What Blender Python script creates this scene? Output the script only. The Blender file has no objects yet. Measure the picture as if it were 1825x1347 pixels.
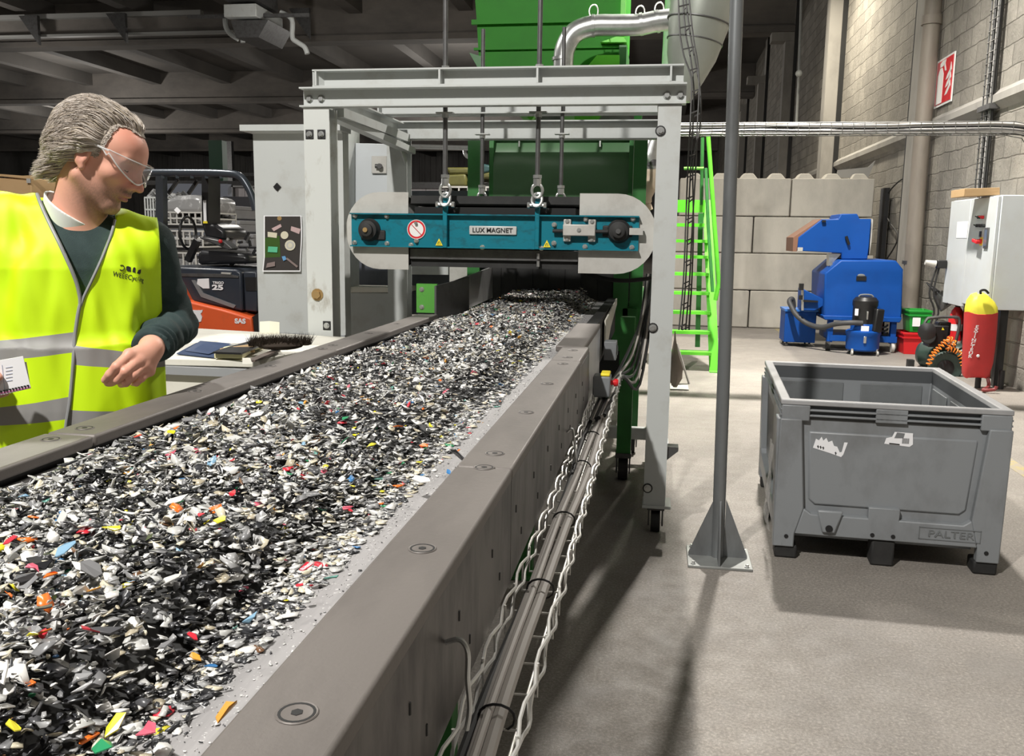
import bpy, math, random
import numpy as np
from mathutils import Vector, Matrix, Euler, noise as mnoise
random.seed(7); rng=np.random.default_rng(11)
C=bpy.context.scene.collection; sc=bpy.context.scene; PI=math.pi
# ------------------------------------------------------------ camera model
W,HH=1825,1347; F=1600.0; CH=1.55
pitch=math.radians(9.1); yaw=math.radians(9.15); roll=0.014
fw=Vector((-math.sin(yaw)*math.cos(pitch), math.cos(yaw)*math.cos(pitch), -math.sin(pitch)))
r0=Vector((math.cos(yaw), math.sin(yaw),0)); u0=Vector((-math.sin(yaw)*math.sin(pitch), math.cos(yaw)*math.sin(pitch), math.cos(pitch)))
cr,sr=math.cos(roll),math.sin(roll)
RT=r0*cr+u0*sr; UP=r0*(-sr)+u0*cr
EYE=Vector((0,0,CH))
def P(px,py,Y=None,X=None,Z=None):
    "the world point seen at a pixel of the photograph, on one axis plane"
    d=RT*((px-W/2)/F)-UP*((py-HH/2)/F)+fw
    t=Y/d.y if Y is not None else (X/d.x if X is not None else (Z-CH)/d.z)
    return EYE+d*t
cd=bpy.data.cameras.new('camera'); cam=bpy.data.objects.new('camera',cd); C.objects.link(cam)
cd.sensor_width=36; cd.lens=F/W*36; cd.clip_end=300; cd.clip_start=.05
m=Matrix((RT,UP,-fw)).transposed().to_4x4(); m.translation=EYE; cam.matrix_world=m
sc.camera=cam
# ------------------------------------------------------------ materials
def nt(name):
    m=bpy.data.materials.new(name); m.use_nodes=True; t=m.node_tree; t.nodes.clear()
    o=t.nodes.new('ShaderNodeOutputMaterial'); b=t.nodes.new('ShaderNodeBsdfPrincipled'); t.links.new(b.outputs[0],o.inputs[0])
    return m,t,b
def N(t,k,**kw):
    n=t.nodes.new('ShaderNode'+k)
    for a,v in kw.items():
        if a.startswith('i_'): n.inputs[a[2:].replace('_',' ')].default_value=v
        else: setattr(n,a,v)
    return n
def ramp(t,src,stops):
    r=t.nodes.new('ShaderNodeValToRGB'); t.links.new(src,r.inputs[0]); e=r.color_ramp.elements
    while len(e)<len(stops): e.new(.5)
    for q,(p,c) in zip(e,stops):
        q.position=p; q.color=(c,c,c,1) if isinstance(c,(int,float)) else (*c[:3],1)
    return r.outputs[0]
def mixc(t,fac,a,b,mode='MIX'):
    n=t.nodes.new('ShaderNodeMix'); n.data_type='RGBA'; n.blend_type=mode
    for s,v in ((n.inputs[0],fac),(n.inputs[6],a),(n.inputs[7],b)):
        if hasattr(v,'links'): t.links.new(v,s)
        elif isinstance(v,(int,float)): s.default_value=v
        else: s.default_value=(*v[:3],1)
    return n.outputs[2]
def coords(t,scale=(1,1,1),kind='Object'):
    c=t.nodes.new('ShaderNodeTexCoord'); mp=t.nodes.new('ShaderNodeMapping'); mp.inputs['Scale'].default_value=scale
    t.links.new(c.outputs[kind],mp.inputs[0]); return mp.outputs[0]
def noise(t,vec,s,det=4,rough=.6,dist=0):
    n=N(t,'TexNoise'); n.inputs['Scale'].default_value=s; n.inputs['Detail'].default_value=det; n.inputs['Roughness'].default_value=rough; n.inputs['Distortion'].default_value=dist
    t.links.new(vec,n.inputs['Vector']); return n.outputs['Fac']
def bump(t,b,h,st=.3,d=.01):
    n=t.nodes.new('ShaderNodeBump'); n.inputs['Strength'].default_value=st; n.inputs['Distance'].default_value=d
    t.links.new(h,n.inputs['Height']); t.links.new(n.outputs[0],b.inputs['Normal'])
MATS={}
def mat(name,col,rough=.5,metal=0,dirt=None,damt=.5,dscale=5,stretch=(1,1,1),lo=.45,hi=.7,bmp=0,bscale=60,spec=None,trans=0,alpha=1,coat=0):
    if name in MATS: return MATS[name]
    m,t,b=nt(name); b.inputs['Roughness'].default_value=rough; b.inputs['Metallic'].default_value=metal
    b.inputs['Base Color'].default_value=(*col,1)
    if spec is not None: b.inputs['Specular IOR Level'].default_value=spec
    if dirt:
        v=coords(t,stretch); f=ramp(t,noise(t,v,dscale,6,.65),[(lo,0),(hi,damt)])
        t.links.new(mixc(t,f,col,dirt),b.inputs['Base Color'])
    if bmp: bump(t,b,noise(t,coords(t),bscale,3),bmp,.003)
    if trans: b.inputs['Transmission Weight'].default_value=trans
    if coat: b.inputs['Coat Weight'].default_value=coat
    if alpha<1: b.inputs['Alpha'].default_value=alpha
    MATS[name]=m; return m
white=mat('white_paint',(.50,.52,.51),.45,dirt=(.33,.31,.27),damt=.55,dscale=7,lo=.52,hi=.8)
white_worn_lit=mat('worn_lit_white_paint',(.58,.60,.58),.5,dirt=(.28,.25,.2),damt=.8,dscale=9,stretch=(1,1,.45),lo=.56,hi=.72)  # real wear, but base kept lighter for the post the light strikes
offwhite=mat('cabinet_white',(.56,.59,.61),.4,dirt=(.5,.5,.48),damt=.4,dscale=3)
teal=mat('teal_paint',(.0,.165,.225),.38,dirt=(.01,.05,.065),damt=.75,dscale=9,stretch=(1,1,2),lo=.5,hi=.68)
lime=mat('lime_green_paint',(.13,.62,.035),.4,dirt=(.06,.3,.03),damt=.4,dscale=4)
shaded_green=mat('shaded_green_paint',(.03,.17,.035),.4,dirt=(.02,.08,.02),damt=.5)  # machine green darkened for parts that stand in shade
steel=mat('brushed_steel',(.52,.52,.52),.35,.9,dirt=(.3,.3,.3),damt=.5,dscale=12,stretch=(1,1,.3))
galv=mat('galvanised_steel',(.62,.63,.62),.32,.85,dirt=(.4,.41,.4),damt=.6,dscale=14)
guard=mat('guard_sheet',(.52,.51,.48),.5,.25,dirt=(.33,.31,.28),damt=.6,dscale=6)
dsteel=mat('dark_steel',(.13,.13,.13),.45,.6,dirt=(.06,.05,.05),damt=.6,dscale=10)
black=mat('black_plastic',(.012,.012,.013),.4)
rubber=mat('black_rubber',(.014,.014,.014),.7,dirt=(.05,.048,.045),damt=.4,dscale=6)
blue=mat('blue_paint',(.003,.065,.31),.5,spec=.3,dirt=(.004,.04,.2),damt=.4,dscale=3)
grey=mat('grey_paint',(.19,.2,.21),.45,dirt=(.12,.12,.12),damt=.5,dscale=6)
red=mat('red_plastic',(.62,.015,.02),.4)
yellow=mat('yellow_paint',(.85,.68,.03),.5)
card=mat('cardboard',(.50,.33,.17),.8,dirt=(.42,.27,.13),damt=.4)
paper=mat('white_paper',(.82,.82,.84),.7)
ink=mat('black_ink',(.015,.015,.015),.6)
cream=mat('cream_sheet',(.72,.70,.62),.5,dirt=(.5,.48,.4),damt=.4)
wood=mat('pallet_wood',(.4,.27,.14),.8,dirt=(.25,.17,.1),damt=.5)
# ------------------------------------------------------------ mesh builder
class MB:
    def __init__(s): s.v=[]; s.f=[]; s.m=[]; s.k=0
    def mt(s,k): s.k=k; return s
    def add(s,vs,fs):
        b=len(s.v); s.v+= [tuple(v) for v in vs]; s.f+=[tuple(b+i for i in f) for f in fs]; s.m+=[s.k]*len(fs); return s
    def box(s,x0,x1,y0,y1,z0,z1):
        x0,x1=sorted((x0,x1)); y0,y1=sorted((y0,y1)); z0,z1=sorted((z0,z1))
        return s.add([(x,y,z) for z in (z0,z1) for y in (y0,y1) for x in (x0,x1)],[(0,2,3,1),(4,5,7,6),(0,1,5,4),(2,6,7,3),(0,4,6,2),(1,3,7,5)])
    def obox(s,c,size,R=None):
        R=R or Matrix.Identity(3); hx,hy,hz=[q/2 for q in size]; c=Vector(c)
        return s.add([c+R@Vector((x,y,z)) for z in (-hz,hz) for y in (-hy,hy) for x in (-hx,hx)],[(0,2,3,1),(4,5,7,6),(0,1,5,4),(2,6,7,3),(0,4,6,2),(1,3,7,5)])
    def bar(s,a,b,w,h=None,up=(0,0,1)):
        a,b=Vector(a),Vector(b); d=(b-a); L=d.length; d.normalize(); h=h or w
        u=Vector(up)
        if abs(d.dot(u))>.98: u=Vector((0,1,0))
        x=d.cross(u).normalized(); z=x.cross(d)
        return s.obox((a+b)/2,(w,L,h),Matrix((x,d,z)).transposed())
    def ring_(s,c,x,y,r,n): return [c+x*(r*math.cos(2*PI*i/n))+y*(r*math.sin(2*PI*i/n)) for i in range(n)]
    def cyl(s,a,b,r,r2=None,n=16,caps=True):
        a,b=Vector(a),Vector(b); r2=r if r2 is None else r2; d=(b-a).normalized()
        x=d.orthogonal().normalized(); y=d.cross(x)
        vs=s.ring_(a,x,y,r,n)+s.ring_(b,x,y,r2,n); fs=[(i,(i+1)%n,n+(i+1)%n,n+i) for i in range(n)]
        if caps: fs+=[tuple(range(n-1,-1,-1)),tuple(range(n,2*n))]
        return s.add(vs,fs)
    def tube(s,pts,r,n=8,closed=False,caps=True):
        pts=[Vector(p) for p in pts]; k=len(pts); rs=r if hasattr(r,'__len__') else [r]*k; vs=[]; x=None
        for i,p in enumerate(pts):
            d=(pts[(i+1)%k]-pts[i-1]) if closed else (pts[min(i+1,k-1)]-pts[max(i-1,0)]); d.normalize()
            x=d.orthogonal().normalized() if x is None else (x-d*x.dot(d)).normalized()
            vs+=s.ring_(p,x,d.cross(x),rs[i],n)
        fs=[(i*n+j,i*n+(j+1)%n,((i+1)%k)*n+(j+1)%n,((i+1)%k)*n+j) for i in range(k if closed else k-1) for j in range(n)]
        if caps and not closed: fs+=[tuple(range(n-1,-1,-1)),tuple(range((k-1)*n,k*n))]
        return s.add(vs,fs)
    def prism(s,pts,vec):
        pts=[Vector(p) for p in pts]; v=Vector(vec); n=len(pts)
        return s.add(pts+[p+v for p in pts],[tuple(range(n)),tuple(range(2*n-1,n-1,-1))]+[(i,n+i,n+(i+1)%n,(i+1)%n) for i in range(n)])
    def lathe(s,c,prof,axis=(0,0,1),n=24):
        c=Vector(c); d=Vector(axis).normalized(); x=d.orthogonal().normalized(); y=d.cross(x); vs=[]
        for r,h in prof: vs+=s.ring_(c+d*h,x,y,max(r,1e-5),n)
        k=len(prof)
        return s.add(vs,[(i*n+j,i*n+(j+1)%n,(i+1)*n+(j+1)%n,(i+1)*n+j) for i in range(k-1) for j in range(n)]+[tuple(range(n-1,-1,-1)),tuple(range((k-1)*n,k*n))])
    def sph(s,c,r,sc3=(1,1,1),n=14,R=None):
        c=Vector(c); vs=[];k=n//2
        for i in range(k+1):
            a=PI*i/k
            for j in range(n):
                b=2*PI*j/n; q=Vector((r*sc3[0]*math.sin(a)*math.cos(b),r*sc3[1]*math.sin(a)*math.sin(b),r*sc3[2]*math.cos(a)))
                vs.append(c+(R@q if R else q))
        return s.add(vs,[(i*n+j,(i+1)*n+j,(i+1)*n+(j+1)%n,i*n+(j+1)%n) for i in range(k) for j in range(n)])
def wloc(o): return Vector(o['_w']) if o is not None and '_w' in o else Vector((0,0,0))
def tag(o,label=None,cat=None,group=None,kind=None):
    for k,v in (('label',label),('category',cat),('group',group),('kind',kind)):
        if v: o[k]=v
    return o
def link(name,me,mats,parent=None,label=None,cat=None,group=None,kind=None,bev=0,smooth=35,bseg=2):
    for mm in (mats if isinstance(mats,(list,tuple)) else [mats]): me.materials.append(mm)
    o=bpy.data.objects.new(name,me); C.objects.link(o)
    if smooth is not None and len(me.polygons):
        me.polygons.foreach_set('use_smooth',[True]*len(me.polygons)); me.set_sharp_from_angle(angle=math.radians(smooth))
    if parent is not None:
        o.parent=parent; o.matrix_parent_inverse=Matrix.Translation(-wloc(parent))
    elif kind!='structure' and len(me.vertices):
        co=np.empty(len(me.vertices)*3,dtype=np.float32); me.vertices.foreach_get('co',co); co=co.reshape(-1,3)
        c=Vector((float((co[:,0].min()+co[:,0].max())/2),float((co[:,1].min()+co[:,1].max())/2),float(co[:,2].min())))
        me.transform(Matrix.Translation(-c)); o.location=c; o['_w']=tuple(c)
    if bev:
        b=o.modifiers.new('bevel','BEVEL'); b.width=bev; b.segments=bseg; b.limit_method='ANGLE'; b.angle_limit=math.radians(40); b.harden_normals=False
    return tag(o,label,cat,group,kind)
def ob(name,mb,mats,parent=None,**kw):
    me=bpy.data.meshes.new(name); me.from_pydata(mb.v,[],mb.f)
    if any(mb.m): me.polygons.foreach_set('material_index',mb.m)
    me.validate(); me.update()
    return link(name,me,mats,parent,**kw)
def root(name,loc,label,cat,group=None):
    o=bpy.data.objects.new(name,None); C.objects.link(o); o.location=loc; o['_w']=tuple(loc); o.empty_display_size=.1
    return tag(o,label,cat,group)
def text(s,size,origin,xdir,updir,m,parent,name='lettering',ext=.0015,align='CENTER',label=None,sx=1,bold=0,line=1):
    cu=bpy.data.curves.new(name,'FONT'); cu.body=s; cu.size=size; cu.extrude=ext; cu.align_x=align; cu.align_y='CENTER'; cu.offset=bold; cu.space_line=line
    t=bpy.data.objects.new(name,cu); C.objects.link(t); dg=bpy.context.evaluated_depsgraph_get()
    me=bpy.data.meshes.new_from_object(t.evaluated_get(dg)); bpy.data.objects.remove(t)
    x=Vector(xdir).normalized(); u=Vector(updir).normalized(); n=x.cross(u)
    M=Matrix((x*sx,u,n)).transposed().to_4x4(); M.translation=Vector(origin); me.transform(M); me.materials.clear()
    return link(name,me,m,parent,label=label,smooth=None)
def smoothpath(pts,k=6):
    pts=[Vector(p) for p in pts]; out=[]
    for i in range(len(pts)-1):
        p0=pts[max(i-1,0)];p1=pts[i];p2=pts[i+1];p3=pts[min(i+2,len(pts)-1)]
        for j in range(k):
            t=j/k; out.append(.5*((2*p1)+(p2-p0)*t+(2*p0-5*p1+4*p2-p3)*t*t+(3*p1-p0-3*p2+p3)*t**3))
    out.append(pts[-1]); return out
def bolt(p,r,axis,parent,m=None,name='bolt',h=.008):
    b=MB(); p=Vector(p); a=Vector(axis).normalized(); b.cyl(p,p+a*h*.3,r*1.5,n=12); b.cyl(p+a*h*.3,p+a*h,r,n=6)
    return ob(name,b,m or galv,parent)
# ============================================================ THE HALL
# floor
m,t,b=nt('concrete_floor'); v=coords(t)
f1=ramp(t,noise(t,v,.55,5,.6),[(.35,(.235,.213,.19)),(.65,(.335,.305,.27))])
f2=ramp(t,noise(t,v,85,2,.8),[(.38,.45),(.60,1.0),(.74,1.7)])
c=mixc(t,.55,f1,f2,'MULTIPLY')
f3=ramp(t,noise(t,v,2.4,8,.7,.6),[(.52,0),(.7,.6)])
c=mixc(t,f3,c,(.2,.185,.17))
t.links.new(c,b.inputs['Base Color'])
t.links.new(ramp(t,noise(t,v,8,5),[(.3,.5),(.7,.8)]),b.inputs['Roughness'])
bump(t,b,noise(t,v,160,2,.7),.35,.004); floorm=m
YF,YB,XL,XR,ZC=-8,82,-60,3.8,9.0
ob('floor',MB().box(XL,XR+.2,YF,YB,-.2,0),floorm,kind='structure',smooth=None)
mk=MB()
for (x0,x1,y0,y1) in ((2.45,2.56,3.6,6.9),(2.0,2.1,13.6,16)): mk.box(x0,x1,y0,y1,0,.002)
m,t,b=nt('worn_floor_paint'); v=coords(t); b.inputs['Roughness'].default_value=.7
t.links.new(mixc(t,ramp(t,noise(t,v,9,6,.7),[(.4,0),(.55,1)]),(.40,.33,.14),(.33,.29,.24)),b.inputs['Base Color'])
ob('floor_marking',mk,m,kind='structure',smooth=None)
# masonry
m,t,b=nt('painted_blockwork')
tc=t.nodes.new('ShaderNodeTexCoord'); sx=N(t,'SeparateXYZ'); t.links.new(tc.outputs['Object'],sx.inputs[0]); cx=N(t,'CombineXYZ')
t.links.new(sx.outputs['Y'],cx.inputs[0]); t.links.new(sx.outputs['Z'],cx.inputs[1])
dn=N(t,'TexNoise'); dn.inputs['Scale'].default_value=3; t.links.new(cx.outputs[0],dn.inputs['Vector'])
ad=N(t,'VectorMath',operation='MULTIPLY_ADD'); t.links.new(dn.outputs['Color'],ad.inputs[0]); ad.inputs[1].default_value=(.09,.06,0); t.links.new(cx.outputs[0],ad.inputs[2])
br=N(t,'TexBrick'); t.links.new(ad.outputs[0],br.inputs['Vector']); br.inputs['Scale'].default_value=1; br.inputs['Brick Width'].default_value=.5; br.inputs['Row Height'].default_value=.25
br.inputs['Mortar Size'].default_value=.012; br.inputs['Mortar Smooth'].default_value=.6; br.inputs['Color1'].default_value=(.205,.19,.165,1); br.inputs['Color2'].default_value=(.285,.265,.23,1); br.inputs['Mortar'].default_value=(.19,.175,.15,1)
nz=noise(t,tc.outputs['Object'],1.3,6,.7); c=mixc(t,.6,br.outputs['Color'],ramp(t,nz,[(.3,.55),(.7,1.25)]),'MULTIPLY')
t.links.new(c,b.inputs['Base Color']); b.inputs['Roughness'].default_value=.85
ma=N(t,'Math',operation='MULTIPLY_ADD'); t.links.new(br.outputs['Fac'],ma.inputs[0]); ma.inputs[1].default_value=-.8; t.links.new(noise(t,tc.outputs['Object'],14,5,.7),ma.inputs[2])
bump(t,b,ma.outputs[0],.9,.02); block=m
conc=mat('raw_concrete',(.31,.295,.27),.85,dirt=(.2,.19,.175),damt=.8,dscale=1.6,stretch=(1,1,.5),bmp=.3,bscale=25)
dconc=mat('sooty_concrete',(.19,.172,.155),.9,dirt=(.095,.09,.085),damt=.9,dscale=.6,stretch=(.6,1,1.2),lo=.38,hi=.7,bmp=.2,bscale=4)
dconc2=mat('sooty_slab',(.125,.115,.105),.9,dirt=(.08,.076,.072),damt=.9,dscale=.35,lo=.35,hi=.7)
clad=mat('wall_cladding',(.22,.21,.20),.7,dirt=(.12,.115,.11),damt=.8,dscale=.5,stretch=(3,1,.4))
ob('wall_right',MB().box(XR,XR+.3,YF,YB,0,ZC),block,kind='structure',smooth=None)
wb=MB().box(XL,XR,YB,YB+.3,0,ZC)
for i in range(120): wb.box(XL+.53*i,XL+.53*i+.26,YB-.08,YB,0,ZC)
ob('wall_back',wb,clad,kind='structure',smooth=None)
ob('wall_left',MB().box(XL-.3,XL,YF,YB,0,ZC),clad,kind='structure',smooth=None)
ob('wall_front',MB().box(XL,XR,YF-.3,YF,0,ZC),clad,kind='structure',smooth=None)
cl=MB().box(XL,XR+.3,YF,YB,ZC,ZC+.3)
for i in range(18):
    x=XR-2.9-3.6*i
    if x>XL: cl.box(x-.22,x+.22,YF,YB,ZC-.55,ZC)
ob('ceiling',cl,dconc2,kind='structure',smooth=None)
for i,y in enumerate((3.8,16.4,29.0,41.7,54.4,67.0)):
    if i<1: continue
    g=MB().box(XL,XR-.02,y,y+.45,7.85,ZC).box(XL,XR-.02,y-.12,y+.6,7.6,7.78).box(XL,XR-.02,y+.03,y+.42,7.78,7.86)
    if i==1: continue
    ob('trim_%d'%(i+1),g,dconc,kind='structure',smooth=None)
# pilasters, ledge and seams on the side wall
k=0
for y in (14.75,21.6,29.2,36.8,44.4,52):
    q=MB().box(XR-.10,XR+.01,y-.35,y+.35,0,ZC)
    if y>20: q.box(XR-.34,XR+.01,y-.22,y+.22,0,7.4).box(XR-.75,XR,y-.25,y+.25,7.35,7.62)
    q.mt(1).box(XR-.104,XR,y-.39,y-.36,0,ZC).box(XR-.104,XR,y+.36,y+.39,0,ZC)
    ob('trim_%d'%(10+k),q,[conc,ink],kind='structure',smooth=None); k+=1
ob('trim_16',MB().prism([(XR,9.5,3.28),(XR-.09,9.5,3.2),(XR-.09,9.5,3.12),(XR,9.5,3.04)],(0,20,0)),conc,kind='structure',smooth=None)
ob('trim_17',MB().box(XR-.05,XR,8.0,8.9,0,.42),conc,kind='structure',smooth=None)
# far translucent wall panels between columns seen through the gantry
wp=mat('pale_wall_panel',(.55,.52,.53),.7,dirt=(.35,.3,.3),damt=.7,dscale=.8,stretch=(3,1,.3))
pn=MB()
for z0,z1 in ((0,3.0),(3.1,4.5)):
    for i in range(16): pn.box(-30+1.3*i,-30+1.3*i+1.26,60,60.1,z0,z1)
ob('wall_partition',pn,[wp],kind='structure',smooth=None)
pc=MB()
for i in range(4): pc.box(-29.9+5.9*i,-29.4+5.9*i,59.6,59.95,0,7.6)
pc.box(-30,-9,59.6,59.9,4.5,4.9).box(-30,-9,59.7,59.98,3.0,3.1)
ob('trim_18',pc,dsteel,kind='structure',smooth=None)
# light track and heater under the first girder
t0=P(0,33,Y=27.5); t1=P(360,31,Y=27.5)
tr=root('ceiling_track',(t0.x,27.5,t0.z),'long pale metal track hung under the first dark concrete girder','track')
q=MB().box(t0.x-14,t1.x,27.4,27.6,t0.z-.06,t0.z+.08).box(t0.x-14,t1.x+2.2,27.38,27.62,t0.z-.62,t0.z-.55); ob('channel',q,mat('dull_track',(.3,.3,.29),.6),tr)
q=MB().box(t0.x-14,t1.x+2,27.6,27.7,t0.z-.5,t0.z-.06); ob('back_strip',q,dconc,tr)
for px in (40,195,520):
    a=P(px,40,Y=27.3); q=MB().prism([(a.x-.05,27.2,t0.z),(a.x+.6,27.2,t0.z),(a.x+.6,27.2,t0.z-.9)],(0,.12,0)); ob('bracket',q,dsteel,tr)
a=P(446,24,Y=25); hr=root('ceiling_heater',tuple(a),'white ceiling heater unit with three bent white pipes under the girder','heater')
ob('housing',MB().box(a.x-.5,a.x+.45,24.4,26.2,a.z-.22,a.z+.12),white,hr,bev=.02); ob('hood',MB().box(a.x-.42,a.x+.48,24.2,25.8,a.z+.2,a.z+.9),dsteel,hr)
ob('tray',MB().prism([(a.x-.35,24.5,a.z-.3),(a.x+.75,24.5,a.z-.3),(a.x+.45,24.5,a.z-.75),(a.x-.2,24.5,a.z-.75)],(0,1.6,0)),dsteel,hr)
for pts in ([(415,18),(403,26),(402,45),(410,60),(425,70)],[(430,38),(431,60),(433,76)],[(500,22),(520,34),(521,66),(530,75),(543,84),(548,96)]):
    ob('pipe',MB().tube(smoothpath([P(x,y,Y=25) for x,y in pts],4),.07,10),white,hr)
q0=P(335,30,Y=24.9);q1=P(552,27,Y=24.9); ob('support_bar',MB().bar(q0,q1,.09),dsteel,hr)
a=P(828,262,Y=46); q=MB().tube(smoothpath([P(x,y,Y=46) for x,y in ((829,262),(829,272),(832,278),(840,282))],4),.11,8)
ob('vent_pipe',q,white,label='small bent white pipe hanging below a distant girder behind the gantry',cat='pipe')
q=MB()
for i in range(2): q.tube([P(721,259+4*i,Y=45),P(838,262+4*i,Y=45)],.07,6)
ob('ceiling_conduit',q,white,label='thin pale conduit run seen through the gantry, far back under the ceiling',cat='conduit')
# ------------------------------------------------------------ big interlocking blocks
bm_=mat('cast_block_concrete',(.50,.47,.41),.85,dirt=(.36,.34,.30),damt=.8,dscale=2.2,stretch=(1,1,.5),lo=.4,hi=.68,bmp=.3,bscale=20)
Y0=16.0; rows=[2.545,1.905,1.285,.65,0]
layout=[(0,[(.30,2.14),(2.16,3.48)],'topmost row'),(1,[(-.1,.90),(.92,1.55),(1.57,3.5)],'second row from the top'),(2,[(-.1,1.1),(1.12,2.95),(2.97,3.55)],'third row from the top'),(3,[(-.3,.55),(.57,1.55),(1.57,3.4)],'bottom row')]
names={(0,0):'beside the green ladder',(0,1):'under the leaning sheet by the wall',(1,0):'behind the green ladder',(1,1):'short one behind the grey pole',(1,2):'behind the blue hood',(2,0):'behind the ladder rails',(2,1):'pale long one below the blue hood',(2,2):'short one behind the blue machine',(3,0):'partly behind the ladder foot',(3,1):'stained one next to the small blue cabinet',(3,2):'behind the blue machine and cabinet'}
for r,cells,rn in layout:
    for j,(x0,x1) in enumerate(cells):
        z1,z0=rows[r],rows[r+1]; q=MB().box(x0,x1,Y0,Y0+.62,z0+.006,z1-.006)
        if r==0:
            n=max(1,int((x1-x0)/.42))
            for i in range(n):
                cx_=x0+(i+.5)*(x1-x0)/n; w=.15
                b0=len(q.v); q.add([(cx_-w,Y0+.1,z1-.007),(cx_+w,Y0+.1,z1-.007),(cx_+w,Y0+.5,z1-.007),(cx_-w,Y0+.5,z1-.007),(cx_-.08,Y0+.18,z1+.09),(cx_+.08,Y0+.18,z1+.09),(cx_+.08,Y0+.42,z1+.09),(cx_-.08,Y0+.42,z1+.09)],[(4,5,6,7),(0,1,5,4),(1,2,6,5),(2,3,7,6),(3,0,4,7)])
        ob('concrete_block',q,bm_,label='large grey concrete block in the %s, %s'%(rn.replace(' from the top',''),names[(r,j)]),cat='concrete block',group='stacked concrete blocks of the rear wall',bev=.018)
p0=P(1505,300,Y=16.3);p1=P(1560,285,Y=16.3);p2=P(1546,316,Y=16.3); p3=P(1495,305,Y=16.3)
ob('leaning_sheet',MB().prism([P(1493,303,Y=16.35),P(1547,298,Y=16.35),P(1560,286,Y=16.35),P(1547,318,Y=16.35),P(1490,316,Y=16.35)],(0,.03,0)),mat('dull_sheet',(.3,.29,.27),.6),label='pointed grey sheet lying on top of the concrete block wall beside the side wall',cat='sheet')
ob('corner_strip',MB().box(3.67,3.74,16.05,16.4,0,2.4),black,label='black vertical strip standing between the block wall and the side wall',cat='strip')
# downpipe
q=MB().tube([(3.6,13.85,8.9),(3.6,13.85,2.6),(3.61,13.8,.5)],.115,14).cyl((3.6,13.85,4.5),(3.6,13.85,4.62),.135,n=14)
dp=root('downpipe',(3.6,13.85,.2),'thick brown-grey downpipe running up the side wall next to the fire sign','pipe')
ob('pipe',q,mat('aged_pipe',(.235,.205,.17),.6,dirt=(.14,.12,.1),damt=.7,dscale=3,stretch=(1,1,.2)),dp)
for z in (1.2,5.2): ob('pipe_clamp',MB().cyl((3.6,13.85,z),(3.6,13.85,z+.05),.13,n=14),dsteel,dp)
# fire sign
S=[P(1672,108,X=3.78),P(1703,93,X=3.78),P(1697,181,X=3.78),P(1667,192,X=3.78)]
ya,yb=S[0].y,S[1].y; zt=(S[0].z+S[1].z)/2; zb=(S[2].z+S[3].z)/2
fs=root('fire_sign',(3.78,(ya+yb)/2,zb),'red and white fire extinguisher sign high on the block wall','sign')
ob('panel',MB().box(3.775,3.79,yb,ya,zb,zt),mat('sign_white',(.8,.8,.78),.4),fs)
ob('red_field',MB().box(3.77,3.776,yb+.03,ya-.03,zb+.03,zt-.03),mat('sign_red',(.62,.02,.03),.4),fs)
def sy(u,w): return (3.766,ya-u*(ya-yb),zb+w*(zt-zb))
q=MB(); sw=MATS['sign_white']
q.prism([sy(.14,.06),sy(.46,.06),sy(.46,.66),sy(.40,.74),sy(.36,.80),sy(.25,.80),sy(.2,.74),sy(.14,.66)],(.005,0,0))
q.prism([sy(.24,.82),sy(.38,.82),sy(.52,.86),sy(.56,.94),sy(.36,.94),sy(.24,.9)],(.005,0,0)); q.prism([sy(.52,.86),sy(.60,.70),sy(.54,.70),sy(.46,.84)],(.005,0,0))
ob('extinguisher_symbol',q,sw,fs)
q=MB()
for o_ in (0,.16,.32): q.prism([sy(.62,.18+o_),sy(.76,.2+o_),sy(.92,.34+o_),sy(.86,.5+o_),sy(.82,.36+o_),sy(.7,.28+o_)],(.005,0,0))
ob('flame_symbol',q,sw,fs)
# cable trays on the side wall
ct=root('cable_tray',(3.1,9.2,2.52),'long horizontal wire cable tray with bundled cables crossing in front of the block wall','cable tray')
zt_=2.58
q=MB()
for dy in (-.1,.1):
    for dz in (-.05,.05): q.tube([(.12,9.2+dy,zt_+dz),(3.15,9.2+dy,zt_+dz),(3.3,9.2+dy,zt_+dz-.03),(3.42,9.2+dy,zt_+dz-.2),(3.5,9.2+dy,zt_-1.0)],.005,6)
for i in range(31):
    x=.15+i*.1; q.tube([(x,9.1,zt_+.05),(x,9.1,zt_-.05),(x,9.3,zt_-.05),(x,9.3,zt_+.05)],.0035,5)
ob('wire_basket',q,mat('tray_wire',(.25,.25,.24),.5,.4),ct)
for i in range(9):
    y=9.12+.02*(i%8); z=zt_-.042+.022*(i%5)+random.uniform(0,.01)
    ob('cable',MB().tube(smoothpath([(.12+k_*.33,y+random.uniform(-.006,.006),z+random.uniform(-.006,.006)) for k_ in range(10)]+[(3.33,y,z-.04),(3.46,y,z-.25),(3.52,y,z-.9)],3),.010,6),[mat('pale_cable',(.38,.36,.34),.6),dsteel,rubber,mat('grey_cable',(.32,.31,.3),.5)][i%4],ct)
for px_,yw,w in ((1755,11.6,.12),):
    vt=root('cable_riser',(3.72,yw,2.1),'vertical wire tray of dark cables climbing the block wall behind the white cabinet','cable tray')
    q=MB()
    for dy in (-.14,0,.14): q.tube([(3.70,yw+dy,2.1),(3.70,yw+dy,8.9)],.008,5)
    for i in range(56): q.tube([(3.69,yw-.15,2.15+.12*i),(3.69,yw+.15,2.15+.12*i)],.005,5)
    ob('wire_basket',q,dsteel,vt)
    for i,dy in enumerate((-.12,-.09,-.06,-.02,.01,.05,.09,.12)): ob('cable',MB().tube([(3.73,yw+dy,2.05),(3.73,yw+dy+.01,4.5),(3.73,yw+dy,8.9)],.014,6),[rubber,black,rubber,MATS['grey_cable']][i%4],vt)
    ob('clamp',MB().box(3.66,3.78,yw-.2,yw+.2,3.05,3.11),dsteel,vt)
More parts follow.
